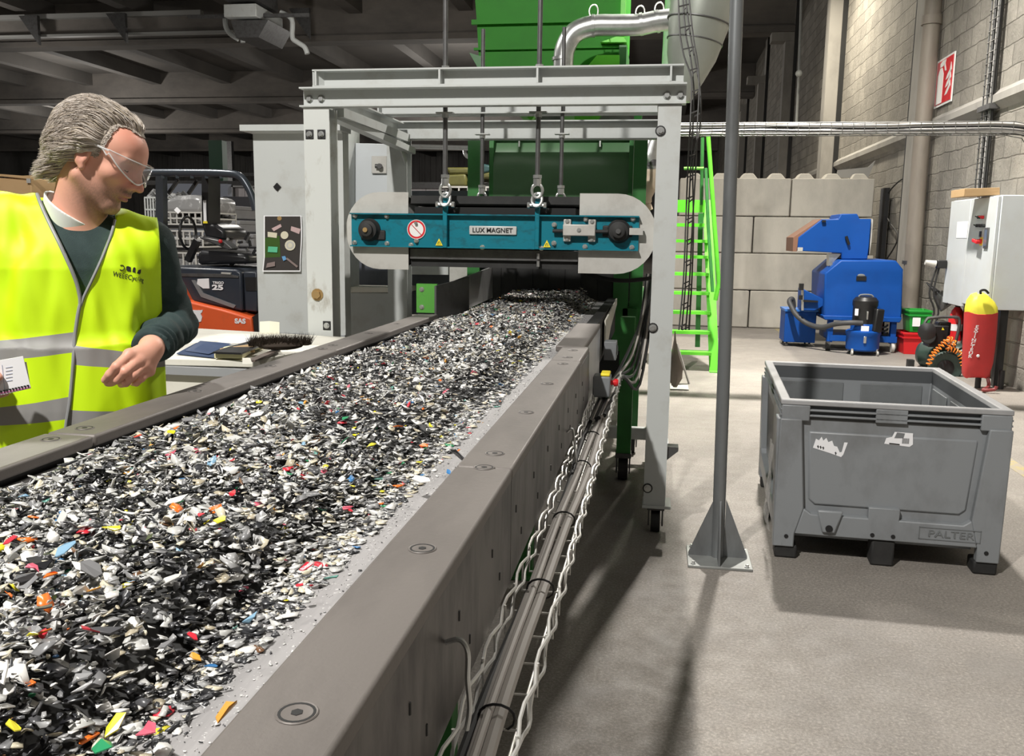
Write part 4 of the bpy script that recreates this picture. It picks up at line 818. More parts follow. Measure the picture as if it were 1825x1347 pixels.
# ============================================================ WALL CABINET
wcx=3.45
y0c,y1c=10.15,11.6; zt4,zb4=2.02,.83
el=root('electrical_cabinet',(3.62,10.8,zb4),'large white two-door electrical cabinet on the side wall with switches on its front','cabinet')
ym=10.99
ob('body',MB().box(wcx+.02,XR-.002,y0c,y1c+.12,zb4,zt4),offwhite,el,bev=.008)
ob('door',MB().box(wcx-.015,wcx+.018,y0c+.01,ym-.004,zb4+.01,zt4-.01),offwhite,el,bev=.006)
d2=ob('door',MB().box(wcx-.015,wcx+.018,ym+.004,y1c+.1,zb4-.03,zt4-.01),offwhite,el,bev=.006)
ob('notice',MB().add([tuple(P(x,y,X=wcx-.018)) for x,y in ((1706,395),(1726,394),(1723,424),(1704,424))],[(0,1,2,3)]),paper,el)
for x,y,cc_ in ((1747,387,0),(1753,387,1),(1744,402,0),(1749,402,0),(1755,402,0)):
    p=P(x,y,X=wcx-.02); ob('switch',MB().cyl(p,p-Vector((.03,0,0)),.018,n=10).bar(p-Vector((.03,0,0)),p-Vector((.05,-.01,-.01)),.012),[black,red][cc_],el)
p=P(1747,417,X=wcx-.02); ob('counter',MB().obox(p,(.01,.05,.06)),black,el)
p=P(1758,424,X=wcx-.02); ob('window_frame',MB().obox(p,(.02,.12,.22)),dsteel,el,bev=.004); ob('window_pane',MB().obox(p-Vector((.011,0,0)),(.002,.08,.17)),mat('dark_glass',(.12,.14,.16),.1),el)
p=P(1746,430,X=wcx-.03); ob('main_switch',MB().obox(p,(.05,.05,.05)).obox(p-Vector((.04,0,0)),(.04,.15,.035),Euler((.15,0,0)).to_matrix()),[red],el,bev=.006); ob('switch_plate',MB().obox(p+Vector((.02,0,0)),(.012,.09,.09)),yellow,el)
p=P(1697,472,X=wcx-.02); ob('socket',MB().box(p.x-.11,p.x,11.62,11.72,p.z-.05,p.z+.05),black,el,bev=.01); ob('plug_ring',MB().cyl((p.x-.12,11.67,p.z),(p.x-.24,11.67,p.z+.02),.045,.03,n=14),guard,el)
for dx in (0,.05): ob('plug_cable',MB().tube(smoothpath([(p.x-.1+dx*.5,11.67,p.z-.04),(p.x-.16+dx,11.68,p.z-.35),(p.x-.08+dx,11.7,p.z-.6),(p.x-.2+dx,11.7,p.z-1.0)],5),.011,6),rubber,el)
q0=P(1735,372,X=wcx-.018)
ob('floor_bracket',MB().box(3.60,3.68,10.25,10.33,0,zb4),black,el); ob('floor_bracket',MB().box(3.60,3.68,11.35,11.43,0,zb4),black,el)
p=P(1680,505,X=3.3); cn=root('traffic_funnel',(3.4,11.9,1.0),'black pointed plastic nozzle sticking out beside the white wall cabinet','nozzle')
cn.name='plastic_nozzle'
ob('spout',MB().tube([P(1651,503,Y=11.9),P(1676,527,Y=11.85)],[.008,.045],12),black,cn); ob('cone',MB().tube([P(1672,522,Y=11.85),P(1678,528,Y=11.85),P(1692,543,Y=11.8)],[.05,.085,.13],16),dsteel,cn)
# cardboard box on the cabinet
ob('cardboard_box',MB().prism([tuple(P(x,y,Y=10.4)) for x,y in ((1718,350),(1719,336),(1782,334),(1782,347))],(0,.45,0)),card,label='flat brown cardboard box lying on top of the white wall cabinet',cat='cardboard box',bev=.003)
# ============================================================ GREEN LADDER STAIR
ls=root('access_stair',(.45,10.6,0),'bright green steel access stair with a handrail behind the gantry post','stair')
L0=P(1277,660,Y=10.6); xs0,xs1=P(1203,640,Y=10.6).x,P(1274,640,Y=10.6).x
YB2=lambda z: 10.6+.42*z
zs=[P(1240,y,Y=10.75).z for y in (627,592,558,524,490,459,430,400)]
for z in zs[:-1]:
    y=YB2(z); ob('tread',MB().box(xs0-.12,xs1-.03-.055*z,y-.10,y+.10,z-.018,z+.018),lime,ls)
z=zs[-1]; y=YB2(z)
ob('top_step',MB().box(xs0-.12,xs1-.16,y-.02,y+.03,1.84,1.99),lime,ls); ob('top_tread',MB().box(xs0-.12,xs1-.16,y-.05,y+.15,z-.02,z+.02),lime,ls)
ob('stringer',MB().bar((xs1,10.6,0),(xs1-.13,YB2(1.99),1.99),.03,.11,up=(1,0,0)),lime,ls); ob('stringer',MB().bar((xs0-.14,10.6,0),(xs0-.14,YB2(1.99),1.99),.04,.14,up=(1,0,0)),lime,ls)
hr1=[P(1272,655,Y=10.55),P(1281,500,Y=10.65),P(1262,242,Y=10.75)]
ob('handrail',MB().tube([P(1275,535,Y=10.6),P(1281,505,Y=10.6),P(1262,243,Y=10.8)],.026,10),lime,ls)
ob('rail_post',MB().tube([P(1252,245,Y=11.3),P(1250,365,Y=11.3)],.022,8).tube([P(1258,300,Y=11.2),P(1262,400,Y=11.0),P(1270,520,Y=10.8)],.02,8),shaded_green,ls)
ob('rail_bar',MB().tube([P(1219,300,Y=11.2),P(1254,300,Y=11.2)],.018,8),lime,ls)
ob('support_post',MB().bar(P(1249,380,Y=11.6),P(1243,618,Y=11.6),.06),shaded_green,ls)
ob('foot_plate',MB().box(xs1-.06,xs1+.06,10.5,10.66,0,.012),lime,ls)
# plastic bag and small sign frame by the post
tb=P(1205,660,Y=5.9)
q=MB(); pts=[]
for i,(w,py) in enumerate(((.004,590),(.010,606),(.028,628),(.062,655),(.055,674),(.015,690))):
    c_=P(1203,py,Y=5.9)
    for j in range(10):
        a_=2*PI*j/10; rr=w*(1+.35*mnoise.noise(Vector((i*1.3,j*.8,0)))); pts.append(c_+Vector((rr*math.cos(a_)*.8,rr*math.sin(a_)*.5,0)))
q.add(pts,[(i*10+j,i*10+(j+1)%10,(i+1)*10+(j+1)%10,(i+1)*10+j) for i in range(5) for j in range(10)])
ob('plastic_bag',q,mat('brown_film',(.35,.29,.24),.35,dirt=(.2,.16,.13),damt=.6,alpha=.85),label='small crumpled brown plastic bag hanging on the back of the gantry post',cat='bag')
ob('sign_stand',MB().tube([P(1206,612,Y=9.2),P(1228,684,Y=9.2),P(1196,685,Y=9.2)],.012,6).box(P(1195,684,Y=9.2).x,P(1228,684,Y=9.2).x,9.2,9.5,0,.01),guard,label='thin pale folding stand on the floor between the gantry post and the green stair',cat='stand')
# ============================================================ WHITE MACHINE HOUSINGS, LEFT
mh=root('machine_housing',(-2.15,5.5,0),'tall white sheet metal machine housing with a flanged top next to the gantry post','machine housing')
xl,xr=-2.425,-1.866
ob('panel',MB().box(xl,xr,5.2,5.23,.02,2.13).box(xl,xl+.03,5.23,5.6,.02,2.13).box(xr-.03,xr,5.23,5.30,.02,2.13),white,mh)
ob('top_flange',MB().box(xl-.05,xr+.01,5.13,5.32,2.13,2.165).prism([(xl-.05,5.13,2.165),(xl,5.19,2.12),(xr,5.19,2.12),(xr,5.13,2.165)],(0,.01,0)),white,mh)
ob('kick_strip',MB().box(xl,xr,5.185,5.199,.02,.93),mat('grey_band',(.30,.31,.32),.5),mh)
c_=P(494,333,Y=5.195); ob('latch',MB().obox(c_,(.034,.01,.034),Euler((0,PI/4,0)).to_matrix()),black,mh)
mh2=root('machine_housing',(-1.9,6.6,0),'white machine housing with a quarter turn latch and grey lower recess behind the gantry','machine housing')
A=lambda x,y,Y: tuple(P(x,y,Y=Y))
ob('upper_panel',MB().prism([A(600,254,6.4),A(712,257,6.4),A(712,352,6.4),A(600,400,6.4)],(0,.03,0)),offwhite,mh2,bev=.004)
q=MB().prism([A(662,278,6.38),A(689,278,6.38),A(689,309,6.38),A(662,309,6.38)],(0,.012,0)); ob('latch_plate',q,guard,mh2,bev=.003)
lc=P(669,296,Y=6.36); ob('latch',MB().cyl(lc,lc+Vector((.03,0,0)),.016,n=12).cyl(lc+Vector((.035,0,0)),lc+Vector((.035,-.02,0)),.018,n=12),dsteel,mh2)
bg_=mat('blue_grey_panel',(.10,.11,.135),.5,dirt=(.05,.055,.065),damt=.6,dscale=4)
ob('recess_panel',MB().prism([A(600,340,6.6),A(870,340,6.6),A(870,560,6.6),A(600,560,6.6)],(0,.03,0)),bg_,mh2)
ob('ledge',MB().prism([A(614,511,6.3),A(725,512,6.3),A(725,521,6.3),A(614,521,6.3)],(0,.25,0)),cream,mh2,bev=.003)
ob('lower_panel',MB().prism([A(585,470,6.32),A(616,470,6.32),A(616,521,6.32),A(725,522,6.32),A(725,640,6.32),A(585,640,6.32)],(0,.03,0)).box(P(590,600,Y=6.4).x,P(722,600,Y=6.4).x,6.35,6.38,.02,1.0),white,mh2,bev=.004)
ob('edge_trim',MB().prism([A(612,225,6.2),A(616,225,6.2),A(616,521,6.2),A(612,521,6.2)],(0,.3,0)),white,mh2)
ob('side_bin',MB().prism([A(717,462,6.45),A(799,464,6.45),A(799,490,6.45),A(717,489,6.45)],(0,.1,0)),white,mh2,bev=.003); ob('side_block',MB().prism([A(801,468,6.46),A(838,468,6.46),A(838,500,6.46),A(801,505,6.46)],(0,.1,0)),guard,mh2)
# poster taped on the housing
y_=5.192
def Q(x,y,o=0): return tuple(P(x,y,Y=y_-o))
po=root('taped_photograph',Q(504,484),'dark photograph of caps and tubes taped to the white machine housing','poster')
q=MB(); grid=[]
for i in range(9):
    v_=i/8
    for x in (470,492,515,537):
        xx=x+(-2.5 if x<480 and v_>.75 else 0)*(v_-.75)*4+(1.5*math.sin(v_*5) if x>530 else 0); grid.append(tuple(P(xx,384+100*v_,Y=y_-.004-.02*max(0,v_-.7))))
q.add(grid,[(i*4+j,(i+1)*4+j,(i+1)*4+j+1,i*4+j+1) for i in range(8) for j in range(3)]); ob('sheet',q,paper,po)
q=MB(); grid=[]
for i in range(9):
    v_=i/8
    for x in (472,493,515,535):
        xx=x+(-2.5 if x<480 and v_>.75 else 0)*(v_-.75)*4+(1.2*math.sin(v_*5) if x>530 else 0); grid.append(tuple(P(xx,385.5+96*v_,Y=y_-.006-.02*max(0,v_-.7))))
q.add(grid,[(i*4+j,(i+1)*4+j,(i+1)*4+j+1,i*4+j+1) for i in range(8) for j in range(3)])
ob('picture',q,mat('dark_print',(.045,.04,.038),.35),po)
q=MB(); q.add([Q(472,424,.0075),Q(498,420,.0075),Q(500,458,.0075),Q(472,459,.0075)],[(0,1,2,3)]); ob('green_patch',q,mat('print_green',(.04,.09,.015),.4),po)
pm=[mat('print_cream',(.62,.58,.45),.4),mat('print_pink',(.5,.36,.36),.4),mat('print_teal',(.1,.45,.26),.4),mat('print_blue',(.12,.3,.55),.4),mat('print_grey',(.22,.17,.16),.4)]
BO=[.008]
def blob(pts,m_): BO[0]+=.0006; q=MB(); q.add([Q(x,y,BO[0]+.02*max(0,(y-454)/100)) for x,y in pts],[tuple(range(len(pts)))]); ob('printed_shape',q,m_,po)
def disc(cx,cy,r,m_): blob([(cx+r*math.cos(2*PI*i/14),cy+r*math.sin(2*PI*i/14)) for i in range(14)],m_)
disc(498,389,4,MATS['brass_cap']); blob([(484,407),(500,399),(502,404),(488,412)],pm[1]); blob([(519,403),(536,408),(533,417),(518,411)],pm[1]); blob([(477,413),(494,415),(493,424),(477,422)],pm[0]); disc(507,419,7,pm[0]); disc(517,437,9.5,pm[0]); disc(517,437,7,MATS['guard_sheet']); disc(517,437,4,pm[0]); blob([(478,439),(495,440),(494,450),(477,449)],pm[2]); blob([(502,457),(508,456),(511,462),(505,465)],pm[3]); blob([(509,461),(512,459),(531,474),(529,477)],pm[4]); blob([(476,469),(490,466),(490,474),(474,477)],pm[4])
# ============================================================ DESK
dz=1.0
dk=root('work_table',(-2.2,4.1,0),'cream white metal work table covered with papers beyond the conveyor rail','table')
c0,c1,c2,c3=P(296,641,Z=dz),P(450,643,Z=dz),P(560,607,Z=dz),P(345,596,Z=dz)
c1=Vector((-1.62,3.42,dz)) if c1.x>-1.5 else c1
q=MB().prism([(c0.x-.5,c0.y,dz-.03),(c1.x,c1.y,dz-.03),(-1.50,4.5,dz-.03),(c3.x-.1,4.7,dz-.03),(c0.x-.5,4.7,dz-.03)],(0,0,.03)); ob('table_top',q,cream,dk,bev=.004)
ob('edge_strip',MB().box(c0.x-.5,c1.x,c0.y+.01,c0.y+.04,dz-.065,dz-.031),MATS['grey_band'],dk)
ob('cabinet_body',MB().box(c0.x-.45,c1.x-.02,c0.y+.04,4.5,.05,dz-.065),cream,dk)
ob('chamfer_panel',MB().prism([(c1.x-.38,c0.y+.02,.80),(c1.x-.03,c0.y+.02,.86),(c1.x-.03,c0.y+.02,.3),(c1.x-.38,c0.y+.02,.3)],(0,.018,0)),white,dk,bev=.003)
for x in (c0.x-.4,c1.x-.08): ob('leg',MB().box(x,x+.05,c0.y+.08,c0.y+.13,0,.06),dsteel,dk)
def Z(x,y,o=0): p=P(x,y,Z=dz+o); return tuple(p)
ob('paper_sheet',MB().prism([Z(405,600,.001),Z(455,602,.001),Z(470,612,.001),Z(385,612,.001)],(0,0,.003)),paper,label='plain white sheet of paper lying flat at the back of the work table',cat='paper')
fo=root('blue_folder',Z(370,620),'dark blue plastic folder lying open on the cream work table','folder')
fb=mat('folder_blue',(.035,.06,.13),.35)
ob('lower_cover',MB().prism([Z(315,631,.004),Z(350,612,.004),Z(420,616,.004),Z(382,638,.004)],(0,0,.004)),fb,fo)
ob('upper_cover',MB().add([Z(330,625,.010),Z(357,607,.045),Z(412,612,.03),Z(372,631,.012),Z(330,625,.006),Z(357,607,.041),Z(412,612,.026),Z(372,631,.008)],[(0,1,2,3),(7,6,5,4),(0,4,5,1),(1,5,6,2),(2,6,7,3),(3,7,4,0)]),fb,fo)
nb=root('black_clipboard',Z(430,630),'black and pale yellow clipboard lying on the corner of the work table','clipboard')
ob('yellow_pad',MB().prism([Z(382,638,.008),Z(432,639,.008),Z(455,624,.008),Z(475,617,.008),Z(470,612,.008),Z(400,625,.008)],(0,0,.018)),mat('pale_yellow_paper',(.75,.70,.42),.6),nb)
ob('board',MB().prism([Z(380,630,.030),Z(430,632,.030),Z(478,612,.030),Z(455,608,.030),Z(410,620,.030)],(0,0,.008)),black,nb)
br_=root('hand_brush',Z(500,620),'dark bristled hand brush lying at the end of the work table near the rail','brush')
bc_=P(500,620,Z=dz+.03); q=MB(); random.seed(3)
for i in range(1700):
    t_=random.random(); c_=bc_+Vector((.155*(t_-.5)*1.55,.05*(random.random()-.5)+.10*(t_-.5),.012)); dd=Vector((random.gauss(0,.45),random.gauss(0,.5),1)).normalized(); L=.032+.035*random.random(); x_=dd.orthogonal()*.0009
    q.add([c_-x_,c_+x_,c_+dd*L+Vector((.004,0,0))],[(0,1,2)])
ob('bristles',q,mat('brown_bristle',(.03,.019,.011),.8),br_); ob('bristle_core',MB().sph(bc_+Vector((0,0,.01)),.10,(1,.34,.2),16,Euler((0,0,.4)).to_matrix()),MATS['brown_bristle'],br_)
ob('handle',MB().tube([bc_+Vector((-.11,-.03,.0)),bc_+Vector((-.24,-.10,-.01))],[.02,.012],10),wood,br_)
sc_=root('wooden_scraper',Z(452,635),'brown flat scraper lying against the conveyor rail at the table corner','scraper')
ob('blade',MB().prism([Z(440,645,.01),Z(475,630,.01),Z(497,622,.01),Z(500,626,.01),Z(455,645,.01)],(0,0,.008)),mat('brown_plate',(.11,.085,.07),.6),sc_); ob('tape',MB().prism([Z(432,641,.012),Z(446,641,.012),Z(450,652,.012),Z(432,652,.012)],(0,0,.008)),cream,sc_)
nt_=P(480,590,Y=4.55)
ob('note_paper',MB().add([tuple(P(x,y,Y=Y)) for x,y,Y in ((463,573,4.60),(481,572,4.58),(498,574,4.60),(498,608,4.54),(480,609,4.52),(463,608,4.54),(463,573,4.604),(481,572,4.584),(498,574,4.604),(498,608,4.544),(480,609,4.524),(463,608,4.544))],[(0,1,4,5),(1,2,3,4),(11,10,7,6),(10,9,8,7)]),mat('cream_paper',(.80,.77,.62),.7),label='cream sheet of paper propped upright behind the hand brush',cat='paper')
# ============================================================ FORKLIFT
YF2=8.0
fk=root('forklift',(-4.4,8.6,0),'dark grey and orange forklift truck with an overhead guard behind the table','forklift')
fd=mat('forklift_dark',(.028,.035,.05),.35,dirt=(.06,.06,.06),damt=.4); forg=mat('forklift_orange',(.72,.105,.025),.45,dirt=(.35,.10,.04),damt=.5,dscale=5,lo=.55,hi=.75)
w8=lambda L,Y=YF2: [tuple(P(x,y,Y=Y)) for x,y in L]
ob('battery_cover',MB().prism(w8([(230,478),(305,475),(420,480),(430,485),(432,555),(400,548),(338,536),(308,520),(280,500),(230,500)]),(0,.95,0)),fd,fk,bev=.02)
ob('rear_block',MB().prism(w8([(433,484),(458,484),(458,556),(436,554)],8.03),(0,.85,0)),fd,fk,bev=.015)
ob('rear_window',MB().prism(w8([(436,494),(456,494),(456,518),(438,518)],8.015),(0,.02,0)),black,fk); ob('cover_lip',MB().prism(w8([(230,486),(405,488),(425,492),(425,495),(230,490)],7.985),(0,.02,0)),dsteel,fk)
ob('trim_stripe',MB().prism(w8([(341,499),(348,499),(362,522),(420,544),(416,549),(358,529)],7.985),(0,.02,0)),grey,fk)
ob('grab_slot',MB().prism(w8([(394,485),(411,486),(411,489),(394,488)],7.978),(0,.02,0)),guard,fk)
ob('chassis',MB().prism(w8([(230,478),(290,498),(320,508),(335,537),(400,553),(448,567),(452,605),(440,640),(230,640)],7.9),(0,1.1,0)),forg,fk,bev=.015)
ob('rear_bumper',MB().prism(w8([(448,566),(462,556),(464,570),(462,612),(452,612)],7.93),(0,1.0,0)),black,fk)
tl=ob('torn_sticker',MB().prism(w8([(330,552),(355,553),(361,552),(360,556),(357,559),(360,565),(358,573),(345,575),(330,575)],7.885),(0,.01,0)),paper,fk)
text('SAS',.062,P(428,572.5,Y=7.89),(1,0,0),(0,0,1),paper,fk,bold=.003,sx=1.1)
ob('torn_sticker',MB().prism(w8([(352,497),(372,496),(373,514),(362,514),(351,506)],7.985),(0,.01,0)),paper,fk)
text('TRIGO',.032,P(389,504,Y=7.985),(1,0,0),(0,0,1),paper,fk,bold=.001,sx=1.15); text('25',.065,P(388,512.5,Y=7.985),(1,0,0),(0,0,1),paper,fk,bold=.003,sx=1.75)
gg=mat('guard_tube_grey',(.055,.065,.08),.3,.3)
ob('overhead_guard',MB().tube(smoothpath(w8([(225,309),(270,308),(350,308),(396,309),(425,313),(440,330),(450,352),(456,375)]),4),.036,12),gg,fk); ob('overhead_guard',MB().tube(smoothpath(w8([(225,309),(270,308),(350,308),(396,309),(425,313),(440,330),(450,352),(456,375)],8.95),4),.036,12),gg,fk)
ob('guard_pillar',MB().prism(w8([(277,312),(290,312),(292,470),(278,470)],7.98),(0,.08,0)),gg,fk); ob('guard_pillar',MB().prism(w8([(277,312),(290,312),(292,470),(278,470)],8.95),(0,.08,0)),gg,fk)
ob('mast_column',MB().prism(w8([(359,300),(371,300),(371,400),(360,400)],8.4),(0,.25,0)),black,fk)
for i in range(5): ob('guard_bar',MB().bar(P(290+26*i,315,Y=7.98),P(290+26*i,315,Y=8.95)*1,.03),gg,fk)
ob('guard_strut',MB().bar(P(318,320,Y=8.5),P(300,345,Y=8.5),.03).bar(P(352,322,Y=8.5),P(336,345,Y=8.5),.03),black,fk)
ob('mast_decal',MB().prism(w8([(362,357),(367,357),(368,394),(363,394)],8.39),(0,.005,0)),paper,fk); ob('mast_decal',MB().prism(w8([(362,394),(369,394),(370,398),(362,398)],8.388),(0,.005,0)),yellow,fk)
ob('seat_back',MB().prism(w8([(357,395),(385,400),(400,410),(402,428),(365,424)],8.4),(0,.5,0)),mat('seat_vinyl',(.02,.02,.022),.3),fk,bev=.03)
ob('armrest',MB().prism(w8([(355,421),(400,430),(415,443),(408,446),(356,425)],8.25),(0,.15,0)),dsteel,fk,bev=.01)
ob('seat_cushion',MB().prism(w8([(352,445),(440,452),(445,470),(350,472)],8.3),(0,.55,0)),MATS['seat_vinyl'],fk,bev=.04)
ob('steering_column',MB().bar(P(352,428,Y=8.5),P(335,465,Y=8.5),.06).tube([P(335,415,Y=8.5)+Vector((.0,.16*math.cos(a_),.16*math.sin(a_))) for a_ in [2*PI*k/16 for k in range(16)]],.014,6,closed=True),black,fk)
ob('rear_light',MB().sph(P(393,430,Y=8.2),.02),red,fk)
random.seed(5)
for i in range(16):
    x=400+random.random()*52; y=425+random.random()*48; ob('control_lever',MB().bar(P(x,y,Y=8.45),P(x+random.uniform(-8,8),y+random.uniform(-14,4),Y=8.45),.022),[black,dsteel,black,guard][i%4],fk)
for x in (235,456): 
    c_=P(x,600,Y=8.0); ob('wheel',MB().cyl((c_.x,8.0,.24),(c_.x,8.2,.24),.24,n=28),rubber,fk)
# ============================================================ CONTAINERS BEHIND THE FORKLIFT
bagm=mat('plastic_scrap',(.16,.16,.16),.3,dirt=(.5,.5,.5),damt=.8,dscale=12,lo=.5,hi=.62)
def scrap(q,x0,x1,y0,y1,z,h,n,seed):
    random.seed(seed)
    for i in range(n):
        c_=Vector((random.uniform(x0,x1),random.uniform(y0,y1),z+random.random()*h)); R_=Euler((random.uniform(-1,1),random.uniform(-1,1),random.uniform(0,6))).to_matrix(); s_=random.uniform(.06,.2)
        q.obox(c_,(s_,s_*.7,.01),R_)
def cage(px0,px1,y0,y1,Y,lb,seed,dep=1.0,m_=wirem,top=True,fill=None,grp=None,gr_=False):
    a,b=P(px0,y0,Y=Y),P(px1,y1,Y=Y); x0,x1,z1,z0=a.x,b.x,a.z,b.z
    if gr_: z0=.06
    rt=root('wire_cage_container',((x0+x1)/2,Y+dep/2,z0),lb,'container',grp)
    q=MB()
    nx=6; nz=max(2,int((z1-z0)/.25))
    for yy in (Y,Y+dep):
        for i in range(nx+1): q.bar((x0+(x1-x0)*i/nx,yy,z0),(x0+(x1-x0)*i/nx,yy,z1),.018)
        for i in range(nz+1): q.bar((x0,yy,z0+(z1-z0)*i/nz),(x1,yy,z0+(z1-z0)*i/nz),.022)
    for xx in (x0,x1):
        for i in range(nz+1): q.bar((xx,Y,z0+(z1-z0)*i/nz),(xx,Y+dep,z0+(z1-z0)*i/nz),.022)
    ob('wire_cage',q,m_,rt)
    ob('inner_bag',MB().box(x0+.03,x1-.03,Y+.03,Y+dep-.03,z0+.02,z1-.06),bagm,rt,bev=.04)
    if top: q=MB(); scrap(q,x0+.05,x1-.05,Y+.05,Y+dep-.05,z1-.1,.16,60,seed); ob('scrap',q,bagm,rt)
    ob('pallet_base',MB().box(x0,x1,Y,Y+dep,z0-.055,z0),black,rt)
    return rt,(x0,x1,z0,z1)
cr_,bx=cage(293,360,378,400,11.5,'wire cage container full of plastic scrap with a white diamond label, directly behind the forklift',1,fill=1)
q=MB().prism([tuple(P(x,y,Y=11.45)) for x,y in ((315,369),(322,376),(317,381),(310,374))],(0,.01,0)); ob('diamond_label',q,paper,cr_)
q=MB(); 
film2=mat('grey_film',(.22,.22,.22),.25,dirt=(.5,.5,.5),damt=.7,dscale=5,lo=.5,hi=.6)
q.prism([tuple(P(x,y,Y=11.5)) for x,y in ((293,355),(315,348),(345,347),(362,352),(362,380),(293,380))],(0,1.0,0)); ob('film_cover',q,film2,cr_,bev=.06)
# give it a stack below
for j,(y0,y1,lb) in enumerate(((411,440,'lower wire cage container under the labelled one behind the forklift seat'),(450,500,'wire cage container on the floor level of the stack behind the forklift'))): 
    cage(293,362,y0,y1,11.5,lb,7+j,top=False,gr_=(j==1))
c5=P(340,600,Z=0)
cage(258,290,352,395,12.2,'pale wire cage container full of cream scrap beside the forklift pillar',4,m_=white)
cage(150,288,404,520,12.2,'wide wire cage container partly hidden behind the man and the forklift pillar',9,top=False,gr_=True)
wb_=mat('grey_crate_block',(.24,.24,.25),.6,dirt=(.15,.15,.15),damt=.6,dscale=2)
for (x0,x1,y0,y1,Y,lb) in ((383,414,366,390,14,'small light grey crate, topmost of the stack behind the forklift tail'),(381,428,392,414,14,'light grey crate in the middle of the stack behind the forklift tail'),(381,452,416,440,14,'grey crate low in the stack behind the forklift tail'),(381,470,442,530,14,'big grey crate at the bottom of the stack behind the forklift tail')):
    a,b=P(x0,y0,Y=Y),P(x1,y1,Y=Y); b.z=0 if y1==530 else b.z; rt=root('grey_crate',((a.x+b.x)/2,Y+.5,b.z),lb,'crate','grey crates stacked behind the forklift')
    ob('body',MB().box(a.x,b.x,Y,Y+1,b.z,a.z),wb_,rt,bev=.02)
    if x0<390 and y0<430: ob('red_stripe',MB().box(P(399,y0,Y=Y).x,P(402,y0,Y=Y).x,Y-.01,Y,b.z,a.z),mat('dull_red',(.25,.03,.04),.5),rt)
    ob('rim',MB().box(a.x-.01,b.x+.01,Y-.015,Y+1.01,a.z-.06,a.z-.01),wb_,rt)
a,b=P(395,350,Y=20),P(470,420,Y=20); ob('dark_container',MB().box(a.x,b.x+1,20,21.5,0,a.z),mat('dark_crate',(.07,.07,.08),.6),label='dark grey bulk container standing behind the stacked grey crates',cat='container',bev=.03)
a,b=P(295,327,Y=30),P(406,348,Y=30); q=MB().box(a.x,b.x,30,30.3,0,a.z); ob('white_door_panel',q,mat('pale_blue_panel',(.42,.46,.56),.6),label='pale blue-white wall panel far behind the overhead guard of the forklift',cat='panel')
a,b=P(371,250,Y=33),P(398,330,Y=33); ob('green_column',MB().box(a.x,b.x,33,33.4,0,a.z),mat('deep_green',(.01,.07,.03),.5),label='dark green steel column far back above the forklift guard',cat='column')
a,b=P(255,312,Y=30.5),P(455,330,Y=30.5); ob('far_shelf_beam',MB().box(a.x,b.x,30.6,30.8,b.z,b.z+.15).box(a.x,b.x,30.6,30.8,a.z,a.z+.1),dsteel,label='dark horizontal steel beam pair far back behind the forklift guard',cat='beam')
# green bags stack seen between the hanger rods
a,b=P(786,342,Y=12),P(880,375,Y=12)
cg=cage(786,882,333,385,12,'wire cage container with olive green sheets piled on top, seen between the hanger rods',12,m_=guard,gr_=True)
olive=mat('olive_film',(.10,.095,.02),.5,dirt=(.04,.035,.01),damt=.7)
for k,pts in enumerate([((794,298),(837,298),(838,310),(800,311)),((788,311),(830,309),(832,332),(786,332)),((836,315),(880,305),(880,316),(835,320)),((855,290),(880,296),(880,305),(852,312))]):
    q=MB().prism([tuple(P(x,y,Y=12)) for x,y in pts],(0,.8,0)); ob('olive_bag',q,[olive,olive,olive,mat('bluegreen_film',(.02,.06,.06),.5)][k],cg[0],bev=.03)
a,b=P(730,378,Y=6.0),P(730,382,Y=6.0)
# cardboard box behind the man
Yc=6.5
cbx=root('open_cardboard_box',(P(20,330,Y=Yc).x,Yc+.4,1.2),'open brown cardboard box standing behind the shoulder of the man','cardboard box')
a,b=P(-90,312,Y=Yc),P(58,372,Y=Yc)
ob('box_body',MB().box(a.x,b.x,Yc,Yc+.8,b.z,a.z-.02),card,cbx,bev=.008); ob('flap',MB().prism([tuple(P(x,y,Y=Yc-.02)) for x,y in ((-90,308),(0,310),(40,313),(67,312),(62,319),(54,319),(0,314),(-90,312))],(0,.03,0)),card,cbx); q=P(51,322,Y=Yc-.02); ob('sticker',MB().obox(q,(.035,.005,.035)),guard,cbx)
ob('box_stand',MB().box(a.x+.05,b.x-.05,Yc+.05,Yc+.75,0,b.z),MATS['grey_crate_block'],label='grey stand under the open cardboard box behind the man',cat='stand')
a,b=P(59,326,Y=7.5),P(95,420,Y=7.5); ob('pale_cabinet',MB().box(a.x,b.x,7.5,8.2,0,a.z).box(a.x-.02,b.x+.02,7.48,8.22,a.z,a.z+.1),MATS['grey_crate_block'],label='pale grey cabinet edge between the cardboard box and the neck of the man',cat='cabinet')
